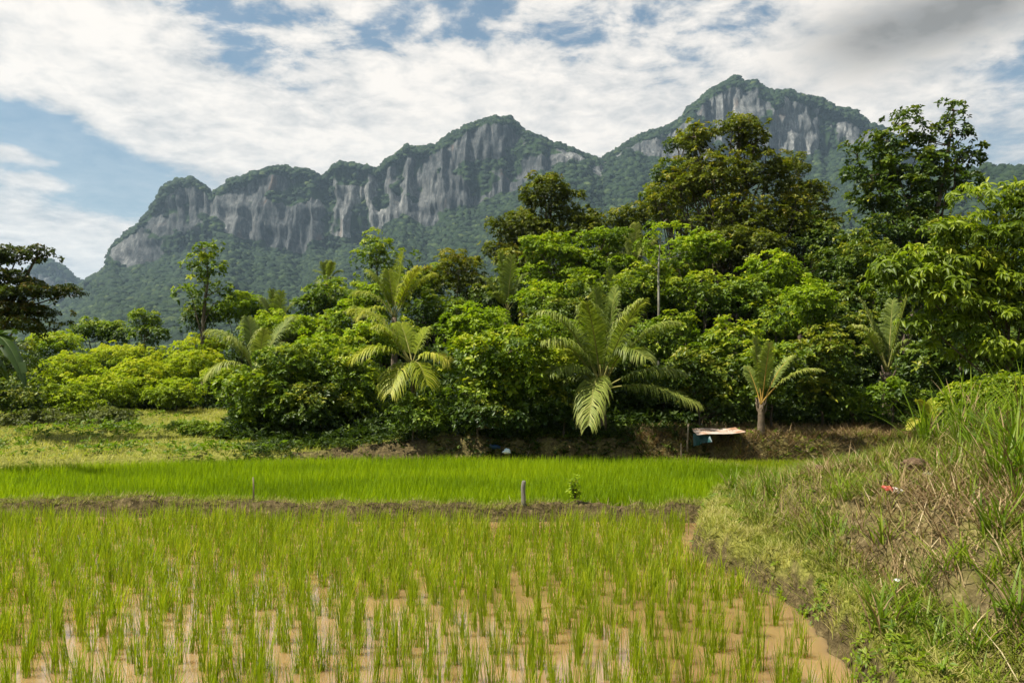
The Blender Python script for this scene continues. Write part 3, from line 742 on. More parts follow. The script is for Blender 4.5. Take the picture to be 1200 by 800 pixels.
# ---------------------------------------------------------------- middle trees of the thicket
MID = [
 ('bright rounded small tree close beside the slender dark tree', 284, [(284, 364, 32, 20)], 33, 'bright', .14, {}),
 ('dense dark green tree in the hollow between slender tree and yellow palms', 392, [(396, 350, 44, 24), (364, 362, 26, 18)], 34, 'mid', .16, {}),
 ('low rounded tree under the slender dark tree, deep green', 228, [(230, 374, 28, 16)], 33, 'dark', .16, {}),
 ('small tufted tree alone on the scrub skyline before the hazy forest', 170, [(170, 376, 16, 14), (176, 392, 18, 12)], 34, 'mid', .15, {}),
 ('dark green tree on the scrub skyline beside the small tufted tree', 115, [(110, 388, 26, 13), (138, 392, 20, 12)], 36, 'mid', .15, {'hue': .35}),
 ('vine hung yellow green tree over the pale feathered palm', 335, [(335, 384, 46, 22), (372, 392, 30, 20)], 30, 'bright', .13, {'hue': .55}),
 ('brownish olive tree behind the middle of the thicket beside the fan leaved palms', 540, [(540, 322, 40, 28), (560, 345, 26, 20)], 31, 'olive', .15, {'hue': .5}),
 ('leafy tree between the two yellow palms and the brownish olive tree', 505, [(505, 368, 44, 26)], 27.5, 'mid', .14, {}),
 ('bright green tree below the tiered tree, behind the fan leaved palms', 640, [(640, 356, 38, 26)], 27, 'bright', .14, {'hue': .45}),
 ('light green tree crowned with pale leaves just above the big young coconut palm', 690, [(690, 338, 34, 22)], 26, 'broad', .16, {'hue': .45}),
 ('bright tree under the tallest tree, level with the pale barked tree', 800, [(800, 300, 34, 26), (826, 290, 22, 20)], 29, 'bright', .15, {}),
 ('green tree directly behind the slim pale trunk', 752, [(750, 340, 40, 40)], 27, 'mid', .14, {'hue': .5}),
 ('leafy green tree to the side of the slim pale trunk, below the tallest tree', 826, [(824, 344, 44, 28)], 26.5, 'mid', .15, {'hue': .55}),
 ('sunlit yellow green tree below the lower edge of the tallest crown', 912, [(906, 318, 34, 24), (926, 336, 28, 22)], 26.5, 'bright', .15, {'hue': .55}),
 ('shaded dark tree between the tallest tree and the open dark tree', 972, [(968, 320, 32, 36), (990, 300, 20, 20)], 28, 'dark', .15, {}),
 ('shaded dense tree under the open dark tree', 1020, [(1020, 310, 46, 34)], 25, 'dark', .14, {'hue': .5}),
 ('dark tree filling the gap behind the tiered tree and the tallest tree', 745, [(742, 262, 26, 24), (752, 292, 30, 24)], 34, 'olive', .15, {'hue': .35}),
 ('dark tree deep in the thicket behind the leafy wall of big leaves', 580, [(586, 352, 40, 28)], 30, 'dark', .14, {}),
 ('green tree behind the young orange stalked palm', 920, [(916, 382, 50, 32)], 25, 'mid', .14, {'hue': .55}),
 ('dark leafy tree behind the lone palm in shade', 1050, [(1060, 350, 46, 40)], 22.5, 'dark', .14, {}),
 ('green tree behind the upper yellow palm, against the forest slope', 480, [(484, 340, 34, 22), (512, 330, 26, 18)], 32.5, 'mid', .15, {}),
 ('shaded tree below the dark olive tree on the side of the brownish tree', 612, [(610, 312, 32, 24)], 33, 'olive', .15, {}),
 ('dark tree between the tiered tree and the pale hanging palm', 722, [(720, 302, 36, 26)], 33, 'dark', .15, {}),
 ('wide dim tree filling under the middle of the tallest crown', 866, [(866, 296, 62, 34)], 30.5, 'olive', .15, {'hue': .4}),
 ('dark tree behind the bright tree level with the pale trunk', 800, [(796, 340, 50, 34)], 30, 'dark', .15, {}),
 ('dim tree behind the gap before the open dark tree', 960, [(958, 286, 36, 28)], 31.5, 'dark', .15, {}),
 ('thick dark tree directly behind the open dark tree', 1046, [(1040, 292, 56, 36), (1080, 270, 36, 26)], 29, 'dark', .15, {}),
 ('green tree below the wide dim tree, over the orange stalked palm', 872, [(872, 356, 46, 28)], 26, 'mid', .15, {}),
 ('dark tree close behind the sprays of the near tree', 1128, [(1122, 300, 46, 44), (1160, 340, 40, 40)], 18.5, 'dark', .14, {}),
 ('dark tree over the crown of the big young coconut palm', 676, [(672, 372, 48, 26)], 25.5, 'dark', .14, {'hue': .55}),
 ('green tree behind the vine hung tree', 312, [(306, 396, 44, 22)], 31.5, 'mid', .14, {}),
 ('dense tree behind the lower yellow palm heart', 456, [(456, 402, 44, 28)], 25, 'mid', .14, {}),
 ('shaded tree behind the raised fronds of the palm in shade', 1002, [(1000, 362, 40, 36)], 24.5, 'dark', .14, {'hue': .5}),
 ('yellow green tree behind the lower yellow palm', 425, [(420, 372, 34, 22), (440, 350, 22, 14)], 29, 'bright', .14, {'hue': .5}),
]
for lab, px, lobes, Y, mat, leaf, kw in MID:
    a = dict(hue=.45, clump=.34, r0=.07, twigs=3); a.update(kw)
    tree(lab, px, lobes, Y, mat, leaf, **a)

# ---------------------------------------------------------------- shrubs of the thicket edge
OUTER = [('broad dark tree past the near tree', 1310, [(1300, 330, 80, 60), (1350, 400, 70, 60)], 22, 'dark', .15, {}),
 ('mid green tree at the far end of the bank', 1420, [(1420, 370, 90, 70)], 24, 'mid', .15, {}),
 ('dense green tree beyond the banana plant', -120, [(-110, 400, 80, 40), (-170, 420, 70, 40)], 30, 'mid', .15, {}),
 ('yellow green bush mass beyond the banana plant', -200, [(-210, 440, 90, 34)], 28, 'scrub', .10, {})]
for lab, px, lobes, Y, mat, leaf, kw in OUTER:
    tree(lab, px, lobes, Y, mat, leaf, hue=.45, clump=.34, r0=.08, twigs=2)
SHRUBS = [
 ('wall of big leaves overhanging the shaded hollow beside the big young coconut palm', 590, 420, 62, 46, 23.5, 'mid', .17, [(610, 455, 42, 26), (560, 468, 36, 26)], dict(hue=.62, k=6)),
 ('large leaved shrub touching the fronds of the big young coconut palm', 636, 436, 36, 32, 22.6, 'mid', .18, [(628, 462, 26, 18)], dict(hue=.66)),
 ('dark shrub under the lower yellow palm', 492, 486, 40, 24, 21.4, 'mid', .13, [(466, 494, 34, 18), (520, 480, 26, 22)], dict(hue=.36)),
 ('small bush hiding the stem of the lower yellow palm', 484, 484, 24, 20, 17.7, 'mid', .12, [(498, 492, 20, 14)], dict(hue=.42)),
 ('dense shrub between the feathered palm and the lower yellow palm', 408, 440, 50, 40, 23.5, 'mid', .13, [(420, 478, 44, 28)], dict(hue=.5)),
 ('dark green shrub at the end of the grass slope', 318, 462, 54, 40, 23, 'mid', .13, [(340, 430, 40, 28), (300, 488, 40, 22)], dict(hue=.45)),
 ('deep green shrub beside the dark shrub at the end of the grass slope', 372, 478, 42, 34, 22.6, 'dark', .13, [], dict(hue=.55)),
 ('bright yellow green shrub above the dark shrub at the slope end', 372, 412, 40, 22, 26, 'bright', .13, [], dict(hue=.5)),
 ('yellow green shrub behind the lower yellow palm', 430, 402, 38, 24, 26.5, 'bright', .13, [], dict(hue=.55)),
 ('green shrub above the wall of big leaves', 560, 384, 46, 26, 25.5, 'bright', .14, [], dict(hue=.38)),
 ('bright shrub above the large leaved shrub', 650, 392, 34, 26, 25, 'bright', .15, [], dict(hue=.4)),
 ('dark shrub directly behind the big young coconut palm', 700, 420, 60, 40, 23.5, 'dark', .14, [], dict(hue=.5)),
 ('shrub behind the outer fronds of the big young coconut palm', 776, 400, 40, 44, 23.8, 'mid', .14, [], dict(hue=.4)),
 ('shaded shrub above the tin sheet', 820, 440, 48, 40, 22, 'dark', .14, [(850, 468, 40, 26)], dict(hue=.55)),
 ('leafy shrub between the tin sheet shrub and the orange stalked palm', 856, 410, 42, 36, 23, 'mid', .15, [], dict(hue=.55)),
 ('shrub close behind the orange stalked palm', 906, 434, 40, 36, 22, 'mid', .14, [(880, 462, 30, 24)], dict(hue=.42)),
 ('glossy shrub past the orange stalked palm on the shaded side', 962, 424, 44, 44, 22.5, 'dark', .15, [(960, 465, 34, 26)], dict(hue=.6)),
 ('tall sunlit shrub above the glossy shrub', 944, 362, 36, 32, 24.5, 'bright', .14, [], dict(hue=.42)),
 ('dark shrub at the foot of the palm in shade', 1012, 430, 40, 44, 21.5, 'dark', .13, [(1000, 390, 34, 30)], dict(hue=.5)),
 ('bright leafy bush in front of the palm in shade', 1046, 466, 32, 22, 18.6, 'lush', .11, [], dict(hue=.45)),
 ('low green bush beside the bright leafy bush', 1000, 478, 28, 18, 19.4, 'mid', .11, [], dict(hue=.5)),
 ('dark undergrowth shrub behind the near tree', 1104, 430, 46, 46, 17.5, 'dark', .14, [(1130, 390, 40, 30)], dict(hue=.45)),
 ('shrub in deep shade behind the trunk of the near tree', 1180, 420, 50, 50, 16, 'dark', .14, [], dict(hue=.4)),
 ('leafy weed bush at the foot of the near tree', 1170, 462, 44, 26, 12.2, 'broad', .085, [(1125, 470, 26, 18)], dict(hue=.5, big=True)),
 ('shrub in the shaded hollow under the wall of big leaves', 560, 486, 34, 18, 23.2, 'dark', .12, [(600, 492, 30, 14)], dict(hue=.3)),
 ('low shrub behind the trunk of the big young coconut palm', 660, 476, 40, 20, 21.6, 'dark', .12, [], dict(hue=.35)),
 ('low shrub behind the stakes and tin sheet', 768, 468, 44, 24, 21.2, 'dark', .12, [], dict(hue=.4)),
 ('yellow scrub bush nearest the grass slope', 120, 458, 46, 26, 27.5, 'scrub', .085, [], dict(hue=.5)),
 ('broad yellow scrub bush above the slope path', 166, 446, 48, 30, 29, 'scrub', .085, [], dict(hue=.58)),
 ('yellow scrub bush beside the pale feathered palm', 222, 432, 40, 28, 30, 'scrub', .085, [], dict(hue=.6)),
 ('yellow scrub bush highest on the slope under the tufted tree', 150, 420, 48, 20, 33, 'scrub', .085, [], dict(hue=.7)),
 ('yellow scrub bush behind the banana plant', 74, 440, 42, 30, 29.5, 'scrub', .085, [], dict(hue=.55)),
 ('olive scrub bush low on the slope by the banana plant', 60, 474, 44, 24, 26.5, 'scrub', .085, [], dict(hue=.3)),
 ('yellow scrub bush below the slender dark tree', 238, 408, 38, 16, 32.5, 'scrub', .12, [], dict(hue=.68)),
 ('olive scrub bush where the slope path meets the thicket', 206, 462, 34, 20, 27.5, 'scrub', .085, [], dict(hue=.38)),
 ('light leaved bush before the hazy gap beside the dark reddish tree', 74, 404, 36, 16, 33, 'bright', .13, [], dict(hue=.6)),
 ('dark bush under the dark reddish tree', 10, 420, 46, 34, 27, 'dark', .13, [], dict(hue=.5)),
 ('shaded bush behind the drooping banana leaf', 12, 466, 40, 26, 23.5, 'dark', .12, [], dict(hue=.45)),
 ('low grey green bush at the foot of the scrub', 40, 494, 40, 13, 23, 'grey', .09, [(84, 498, 30, 9)], dict(hue=.45)),
 ('small grey green bush along the slope foot', 128, 490, 34, 11, 24.5, 'grey', .09, [], dict(hue=.5)),
 ('bright bush under the pale feathered palm', 268, 446, 36, 24, 25.5, 'bright', .11, [], dict(hue=.45)),
 ('low green bush spreading on the grass slope', 226, 502, 26, 9, 21, 'lush', .09, [(262, 506, 22, 7)], dict(hue=.5)),
]
for lab, px, py, rx, ry, Y, mat, leaf, extra, kw in SHRUBS:
    a = dict(hue=.45, clump=.27 if leaf > .1 else .2, twigs=2, hollow=.5); a.update(kw)
    if 300 < px < 1010 and 21.4 < Y < 27:
        Y -= 5.7 if 520 < px < 606 and py > 410 else 3.8 if 440 < px < 690 else 2.6 if px < 740 else 3.1                                          # the thicket edge hangs over the cut bank
    shrub(lab, px, py, rx, ry, Y, mat, leaf, extra=extra, **a)


# ---------------------------------------------------------------- undergrowth on the thicket floor
def undergrowth():
    mb = MB()
    N = 120000
    x = rng.uniform(-26, 22, N); y = rng.uniform(18.2, 44, N)
    lim = np.interp(x, [-22, -9.4, -7.6, -6.4, -4, 0, 4, 8, 16], [29.5, 28.5, 20.6, 19.5, 18.9, 18.4, 19.6, 19.6, 17.5])
    g, pt = ground_parts(x, y)
    ok = (y > lim + .5 * vnoise(x * .8, y * .8, 0, 12)) & (np.abs(x) < y * .68 + 4)
    x, y, g = x[ok], y[ok], g[ok]; n = len(x)
    hmax = .25 + 1.5 * smooth((y - np.interp(x, [-22, -9.4, -7.6, -6.4, -4, 0, 4, 8, 16], [29.5, 28.5, 20.6, 19.5, 18.9, 18.4, 19.6, 19.6, 17.5])) / 3) * np.clip(.8 + 1.2 * fbm(x * .6, y * .6, 0, 13, 3), .2, 1.6)
    C = np.stack([x, y, g + hmax * rng.random(n) ** .8], 1)
    rosettes(mb, C, np.tile([0, 0, 1.0], (n, 1)) + rng.normal(0, .5, (n, 3)), 5, .17, .075, np.clip(rng.normal(.42, .2, n), 0, 1), .2)
    # herbs on the cut bank, leaf colour kept dark for the shade there
    x = rng.uniform(-6, 4.2, 9000); y = rng.uniform(16.5, 19.6, 9000); g, pt = ground_parts(x, y)
    ok = (pt['t'] > .18) & (rng.random(9000) < np.clip(.5 + .9 * fbm(x * .9, y * .9, 0, 23, 3), .05, 1)) & ~((x > -3.9) & (x < -1.9) & (pt['t'] < .5) & (rng.random(9000) < .85))
    x, y, g = x[ok], y[ok], g[ok]; n = len(x)
    rosettes(mb, np.stack([x, y, g + .03 + .13 * rng.random(n)], 1), np.tile([0, 0, 1.0], (n, 1)) + rng.normal(0, .4, (n, 3)), 6, .085, .042, np.clip(rng.normal(.5, .22, n), 0, 1), .2)
    tag(mb.build('undergrowth', LEAF['under']), 'leafy undergrowth coloured dark for shade on the floor of the thicket', 'undergrowth', kind='stuff')
undergrowth()
def inner_forest():
    mb = MB(); n = 26000
    x = rng.uniform(-10, 20, n); y = rng.uniform(35.5, 40, n); g, _ = ground_parts(x, y)
    top = (3.2 + 2.2 * smooth((x + 8) / 14)) * (1 + .5 * fbm(x * .35, y * .35, 0, 14, 3))
    C = np.stack([x, y, g + top * rng.random(n) ** .8], 1)
    rosettes(mb, C, np.tile([0, 0, 1.0], (n, 1)) + rng.normal(0, .5, (n, 3)), 5, .30, .13, np.clip(rng.normal(.5, .2, n), 0, 1), .2)
    tag(mb.build('forest', LEAF['under']), 'dim forest interior seen through gaps behind the thicket', 'forest', kind='stuff')
inner_forest()

# ---------------------------------------------------------------- palms
def frond_mesh(name, p0, p1, p2, ll, n=46, mats=None, hang=.55, hue=.5, wid=.026, r=.018, bare=.24, stiff=.55):
    """feather leaf: a curved midrib with two rows of hanging leaflets"""
    mb = MB()
    R = bez(p0, p1, p2, 16)
    tube(mb, R, np.linspace(r, r * .18, 16), 5, .5, 1)
    t = np.linspace(bare, 1, n)
    c = (1 - t)[:, None] ** 2 * p0 + 2 * (t * (1 - t))[:, None] * p1 + (t * t)[:, None] * p2
    tan = unit(2 * (1 - t)[:, None] * (p1 - p0) + 2 * t[:, None] * (p2 - p1))
    flat_side = np.cross(tan, np.array([0, 0, 1.0]))
    fb = unit(np.cross(p2 - p0, np.array([0, 0, 1.0])) + 1e-6)
    side = unit(flat_side + fb * .15)
    up = np.cross(side, tan)
    Lp = ll * np.sin(np.pi * (.12 + .80 * (t - bare) / (1 - bare))) ** .7
    for s in (-1, 1):
        m = n
        jit = rng.normal(0, .09, (m, 3))
        d = unit(side * s * (.95 - .25 * t)[:, None] + tan * (.42 + .38 * t)[:, None] + up * .28 + jit)
        L = Lp * (.80 + .34 * rng.random(m)) * np.where(rng.random(m) < .07, .35, 1)
        g = np.array([0, 0, -1.0])
        pts = [c, c + d * (L * stiff)[:, None] + g * (L * .10 * hang)[:, None], c + d * (L * (stiff + .27))[:, None] + g * (L * .40 * hang)[:, None], c + d * (L * (stiff + .40))[:, None] + g * (L * .78 * hang)[:, None]]
        w = unit(np.cross(d, up))
        ws = [wid * .45, wid * .5, wid * .36]
        V = np.stack([pts[0] - w * ws[0], pts[0] + w * ws[0], pts[1] - w * ws[1], pts[1] + w * ws[1], pts[2] - w * ws[2], pts[2] + w * ws[2], pts[3]], 1)
        k = np.arange(m)[:, None] * 7
        mb.add(V.reshape(-1, 3), [np.concatenate([k + np.array([[0, 1, 3, 2]]), k + np.array([[2, 3, 5, 4]])]), k + np.array([[4, 5, 6]])],
               np.repeat(np.clip(hue + rng.normal(0, .13, m) + .42 * (t - .6), 0, 1), 7), 0)
    return mb.mesh(name, mats)

def palm(label, foot, Y, heart, fronds, ll=.5, mat='palm', trunk_r=.11, rach=None, **kw):
    """foot px / heart (px,py): where the fronds leave the stem; fronds: (tip px, tip py, dY, arch, hue)"""
    bx = (foot - 600) / F * Y
    root = np.array([bx, Y, gz(bx, Y) - .03])
    t = thing('palm', root, label, 'palm')
    h = P(heart[0], heart[1], Y) - root
    mb = MB()
    pts = bez(np.zeros(3), h * np.array([.4, .4, .55]), h, 9)
    rr = np.linspace(trunk_r * 1.25, trunk_r * .8, 9) * (1 + .12 * (np.arange(9) % 2))
    tube(mb, pts, rr, 9)
    for k in range(7):                                   # old leaf bases
        a = k * 2.4; e = np.array([math.cos(a), math.sin(a), 0])
        q = h * (.62 + .05 * k)
        tube(mb, np.array([q, q + e * trunk_r * 1.3 + [0, 0, .12], q + e * trunk_r * 1.9 + [0, 0, .30]]), [trunk_r * .45, trunk_r * .3, trunk_r * .08], 5)
    mb.build('trunk', PALM_TRUNK, t, smooth_shade=True)
    for f in fronds:
        px, py, dY, arch = f[:4]; hue = f[4] if len(f) > 4 else .5
        tip = P(px, py, Y + dY) - root
        Ln = np.linalg.norm(tip - h)
        p0 = h + np.array([rng.normal(0, .02), rng.normal(0, .02), 0])
        p1 = p0 * .52 + tip * .48 + np.array([0, 0, arch * Ln])
        me = frond_mesh('frond', p0, p1, tip, ll * (.7 + .3 * min(1, Ln / 2.2)), int(40 + 26 * Ln), [LEAF[mat], rach or RACHIS], hue=hue, r=.013 + .005 * Ln, **kw)
        link_mesh('frond', me, t)
    return t

palm('big young coconut palm with wide arching fronds at the paddy edge', 705, 18.3, (704, 458),
     [(634, 366, -.5, .40, .6), (634, 400, -1.3, .36, .65), (646, 436, -1.2, .34, .5), (688, 356, -1.4, .20, .6), (698, 338, .2, .08, .45), (722, 338, .3, .12, .4), (754, 352, -1.0, .22, .75), (792, 378, -.4, .34, .65), (757, 420, -1.7, .5, .6), (798, 436, -.5, .24, .55), (818, 474, -1.0, .22, .7), (690, 497, -1.7, .62, .75), (664, 446, .2, .4, .4), (738, 392, .2, .3, .4), (676, 388, .4, .2, .4)], ll=.56, hang=.8)
def small_palms():
    palm('small palm with orange leaf stalks standing alone on the cut bank', 892, 17.8, (892, 474),
         [(884, 396, .2, .04, .6), (902, 402, -.3, .08, .65), (928, 418, .4, .24, .6), (962, 434, -.4, .36, .8), (876, 430, .5, .12, .5)], ll=.36, mat='palm', trunk_r=.07, rach=ORANGE_RACHIS, hang=.6)
    palm('pale feathered palm growing out of bushes above the grass slope', 296, 25, (300, 440),
         [(246, 388, .2, .40, .7), (242, 440, -.8, .55, .85), (268, 396, -.6, .30, .7), (290, 372, .6, .12, .4), (310, 386, -.4, .14, .75), (330, 402, .4, .24, .7), (342, 372, 1.0, .2, .5), (318, 430, -.8, .42, .8)], ll=.62, hang=.9)
    palm('lower yellow palm with drooping fronds in front of the thicket', 488, 18.3, (482, 428),
         [(412, 364, .2, .40, .75), (416, 420, -.6, .46, .8), (440, 384, -.3, .30, .6), (470, 380, .7, .12, .4), (500, 386, .2, .16, .5), (526, 424, -.5, .42, .85), (458, 460, -.8, .50, .70), (500, 450, -.7, .5, .6)], ll=.60, mat='yellow_palm', trunk_r=.055, hang=.7)
    palm('upper yellow palm with upright fronds behind the lower yellow palm', 462, 27, (462, 372),
         [(416, 344, .2, .40, .6), (432, 318, .1, .24, .55), (455, 318, .6, .10, .4), (472, 296, .2, .02, .35), (490, 314, -.4, .12, .85), (508, 322, .2, .30, .7), (420, 372, -.7, .5, .75)], ll=.66, mat='yellow_palm', hang=.7)
    palm('palm in shade with three raised pale fronds under the open dark tree', 1040, 20, (1040, 436),
         [(1008, 350, .3, .14, .6), (1000, 382, -.4, .34, .8), (1068, 336, -.3, .10, .75), (1046, 352, .5, .04, .4), (1062, 400, -.3, .3, .5), (1022, 380, .3, .1, .4)], ll=.48, hang=.7)
    palm('fan leaved palm showing upright green fronds beneath the tiered tree', 592, 29, (594, 366),
         [(566, 326, .2, .22, .5), (586, 296, .2, .04, .45), (600, 300, -.3, .04, .55), (616, 322, .2, .24, .5), (578, 344, -.5, .34, .6), (628, 336, .4, .3, .55)], ll=.60, hang=.5)
    palm('palm with pale hanging fronds between the tiered tree and the tallest tree', 742, 31, (742, 316),
         [(726, 268, .2, .18, .7), (746, 262, -.3, .10, .75), (718, 300, -.5, .5, .85), (764, 284, .2, .4, .8), (722, 322, -.6, .7, .95)], ll=.66, hang=1.0)
    palm('small headed palm poking above the skyline trees behind the feathered palm', 384, 36, (384, 330),
         [(370, 318, .2, .3, .6), (378, 308, .2, .12, .6), (390, 308, -.2, .12, .7), (400, 318, .2, .3, .6), (372, 330, -.4, .5, .5), (398, 330, -.4, .5, .5), (385, 306, .4, .04, .5)], ll=.5, hang=.5)
    palm('palm with straight green fronds rising behind the vine hung tree', 324, 32, (324, 388),
         [(306, 350, .2, .2, .6), (318, 340, .2, .04, .5), (330, 342, -.2, .04, .55), (344, 356, .3, .22, .6)], ll=.6, hang=.5)
    palm('palm seedling with two yellow fronds near the bright leafy bush', 1092, 14.0, (1090, 500),
         [(1094, 468, .1, .02, .7), (1076, 470, -.1, .30, .9), (1102, 476, .1, .12, .8), (1066, 502, -.3, .5, .95)], ll=.20, mat='yellow_palm', trunk_r=.02, hang=.2, wid=.03)
    palm('thin palm top showing beside the thicket behind the slim pale trunk', 716, 28, (718, 352),
         [(700, 330, .2, .2, .5), (714, 316, .2, .04, .55), (730, 322, -.2, .14, .6), (742, 342, .2, .34, .6)], ll=.5, hang=.6)
small_palms()

# ---------------------------------------------------------------- banana plant
def banana():
    Y = 15.0
    bx = (-42 - 600) / F * Y
    root = np.array([bx, Y, gz(bx, Y) - .03])
    t = thing('banana_plant', root, 'banana plant with broad torn leaves reaching in under the dark reddish tree', 'banana plant')
    h = P(-30, 420, Y) - root
    mb = MB(); tube(mb, bez(np.zeros(3), h * .5, h, 8), np.linspace(.13, .06, 8), 9); mb.build('stem', RACHIS, t, smooth_shade=True)
    for px, py, dY, arch, w in [(24, 388, -.5, .22, .15), (30, 452, -.9, .70, .17), (-70, 350, .3, .2, .24), (-10, 360, .8, .2, .22), (-95, 430, -.4, .6, .24), (10, 446, .5, .6, .22)]:
        tip = P(px, py, Y + dY) - root
        p1 = h * .5 + tip * .5 + np.array([0, 0, arch * np.linalg.norm(tip - h)])
        R = bez(h, p1, tip, 40)
        tan = unit(np.gradient(R, axis=0)); side = unit(np.cross(tan, [0, 0, 1.0])); up = np.cross(side, tan)
        s = np.linspace(0, 1, 40)
        prof = w * np.sin(np.pi * np.clip((s - .12) / .88, 0, 1) ** .8) ** .6 + .012
        mb = MB(); tube(mb, R, np.linspace(.022, .005, 40), 5, .9)
        for sg in (-1, 1):
            k0 = 5
            while k0 < 39:                                    # torn strips
                k1 = min(39, k0 + int(rng.integers(2, 6)))
                sag = rng.normal(0, .28)
                a = R[k0:k1 + 1]
                ww = prof[k0:k1 + 1, None]
                mid = a + side[k0:k1 + 1] * sg * ww * .55 + up[k0:k1 + 1] * ww * .22
                e = a + side[k0:k1 + 1] * sg * ww + up[k0:k1 + 1] * ww * (-.05 + sag)
                m = len(a); V = np.concatenate([a + up[k0:k1 + 1] * .004, mid, e])
                i = np.arange(m - 1)
                mb.add(V, [np.concatenate([np.stack([i, i + 1, i + 1 + m, i + m], 1), np.stack([i + m, i + 1 + m, i + 1 + 2 * m, i + 2 * m], 1)])], .3 + .3 * rng.random())
                k0 = k1
        mb.build('leaf', LEAF['banana'], t)
banana()

# ================================================================== rice
def rice_clump_mesh():
    mb = MB(); n = 30
    base = np.stack([rng.normal(0, .020, n), rng.normal(0, .020, n), np.full(n, -.02)], 1)
    blades(mb, base, rng.random(n) * 6.28, .15 + .23 * rng.random(n), .0056, .02 + .24 * rng.random(n) ** 1.5, .04 + .26 * rng.random(n) ** 2, 4, np.clip(rng.normal(.6, .2, n), 0, 1))
    return mb.mesh('rice_plant', LEAF['rice'])

def rice_spots():
    out = []
    for r in np.arange(4.3, 11.75, .205):
        for c in np.arange(-12.6, 3.2, .185):
            x = c + rng.normal(0, .042) + .05 * math.sin(r * 2.1); y = r + rng.normal(0, .065) + .03 * math.sin(c * 1.7)
            w = np.interp(y, *XW)
            if x > w - .07 or y > yb(x) - .40:
                continue
            if abs(x) > y * .70 + 2.4:
                continue
            # thinner beside the path, thicker at the back
            p = .92 - .22 * smooth((x - (w - .9)) / .7)
            if rng.random() < p:
                out.append((x, y))
    return np.array(out)

def build_rice():
    meshes = [rice_clump_mesh() for _ in range(12)]
    sp = rice_spots()
    d = np.hypot(sp[:, 0], sp[:, 1] - 0)
    vis = (np.abs(sp[:, 0]) < sp[:, 1] * .645) & (sp[:, 1] > 5.0)
    order = np.argsort(np.where(vis, d, 99))
    near, rest = order[:300], order[300:]
    for i in near:
        o = link_mesh('rice_plant', meshes[int(rng.integers(12))])
        s = .85 + .4 * rng.random()
        o.location = (sp[i, 0], sp[i, 1], 0); o.rotation_euler = (rng.normal(0, .05), rng.normal(0, .05), rng.random() * 6.28); o.scale = (s, s, s * (.9 + .2 * rng.random()))
        tag(o, 'upright tuft of young rice standing in the nearest muddy water', 'rice plant', 'young rice tufts in the nearest water')
    mb = MB(); n = 28
    C = sp[rest]; m = len(C)
    base = np.concatenate([np.repeat(C, n, 0) + rng.normal(0, 1, (m * n, 2)) * np.repeat(np.interp(C[:, 1], [6, 10], [.024, .042]), n)[:, None], np.full((m * n, 1), -.02)], 1)
    k = m * n
    tall = np.repeat(.85 + .35 * rng.random(m), n)
    blades(mb, base, rng.random(k) * 6.28, (.18 + .18 * rng.random(k)) * tall, .0085, .03 + .32 * rng.random(k) ** 1.4, .05 + .32 * rng.random(k) ** 2, 3, np.clip(rng.normal(.62, .2, k) + np.repeat(rng.normal(0, .09, m), n), 0, 1))
    tag(mb.build('rice', LEAF['rice']), 'young rice rows growing farther out in the near paddy', 'rice', kind='stuff')
    # dense rear paddy
    N = 125000
    x = rng.uniform(-14, 5.6, N); y = rng.uniform(11.4, 17.6, N)
    g, pt = ground_parts(x, y)
    ok = (y > yb(x) + .20) & (y < pt['ye'] - .02) & (x < pt['xe'] - .15) & (x < DIAG(y) - .12 + (y < 14.8) * 9) & (g < .06)
    x, y = x[ok], y[ok]; k = len(x)
    mb = MB()
    h = .32 + .06 * fbm(x * .7, y * .7, 0, 3, 3)
    blades(mb, np.stack([x, y, np.full(k, .0)], 1), rng.random(k) * 6.28, h * (.74 + .42 * rng.random(k)), .014, .03 + .34 * rng.random(k) ** 1.5, .05 + .25 * rng.random(k) ** 2, 2, np.clip(rng.normal(.5, .26, k) + .8 * fbm(x * .5, y * .9, 0, 8, 4), 0, 1))
    tag(mb.build('rice', LEAF['dense_rice']), 'dense vivid green rice filling the rear paddy', 'rice', kind='stuff')
    # small third paddy, yellower and shorter
    N = 22000
    x = rng.uniform(3.6, 8.2, N); y = rng.uniform(14.5, 17.4, N)
    g, pt = ground_parts(x, y)
    ok = (x > DIAG(y) + .22) & (y < pt['ye'] - .02) & (g < .06)
    x, y = x[ok], y[ok]; k = len(x)
    mb = MB()
    blades(mb, np.stack([x, y, np.full(k, .0)], 1), rng.random(k) * 6.28, .24 * (.8 + .4 * rng.random(k)), .013, .03 + .34 * rng.random(k) ** 1.5, .05 + .25 * rng.random(k) ** 2, 2, np.clip(rng.normal(.68, .2, k), 0, 1))
    tag(mb.build('rice', LEAF['rice']), 'short yellow green rice in the small paddy behind the bank', 'rice', kind='stuff')
build_rice()

# ================================================================== grass and cuttings
def scatter(n, x0, x1, y0, y1, test):
    x = rng.uniform(x0, x1, n); y = rng.uniform(y0, y1, n)
    g, pt = ground_parts(x, y)
    ok = test(x, y, g, pt)
    x, y, g = x[ok], y[ok], g[ok]
    return x, y, np.stack([x, y, g - .01], 1), {k: v[ok] for k, v in pt.items()}
in_view = lambda x, y: np.abs(x) < y * .66 + 2.4

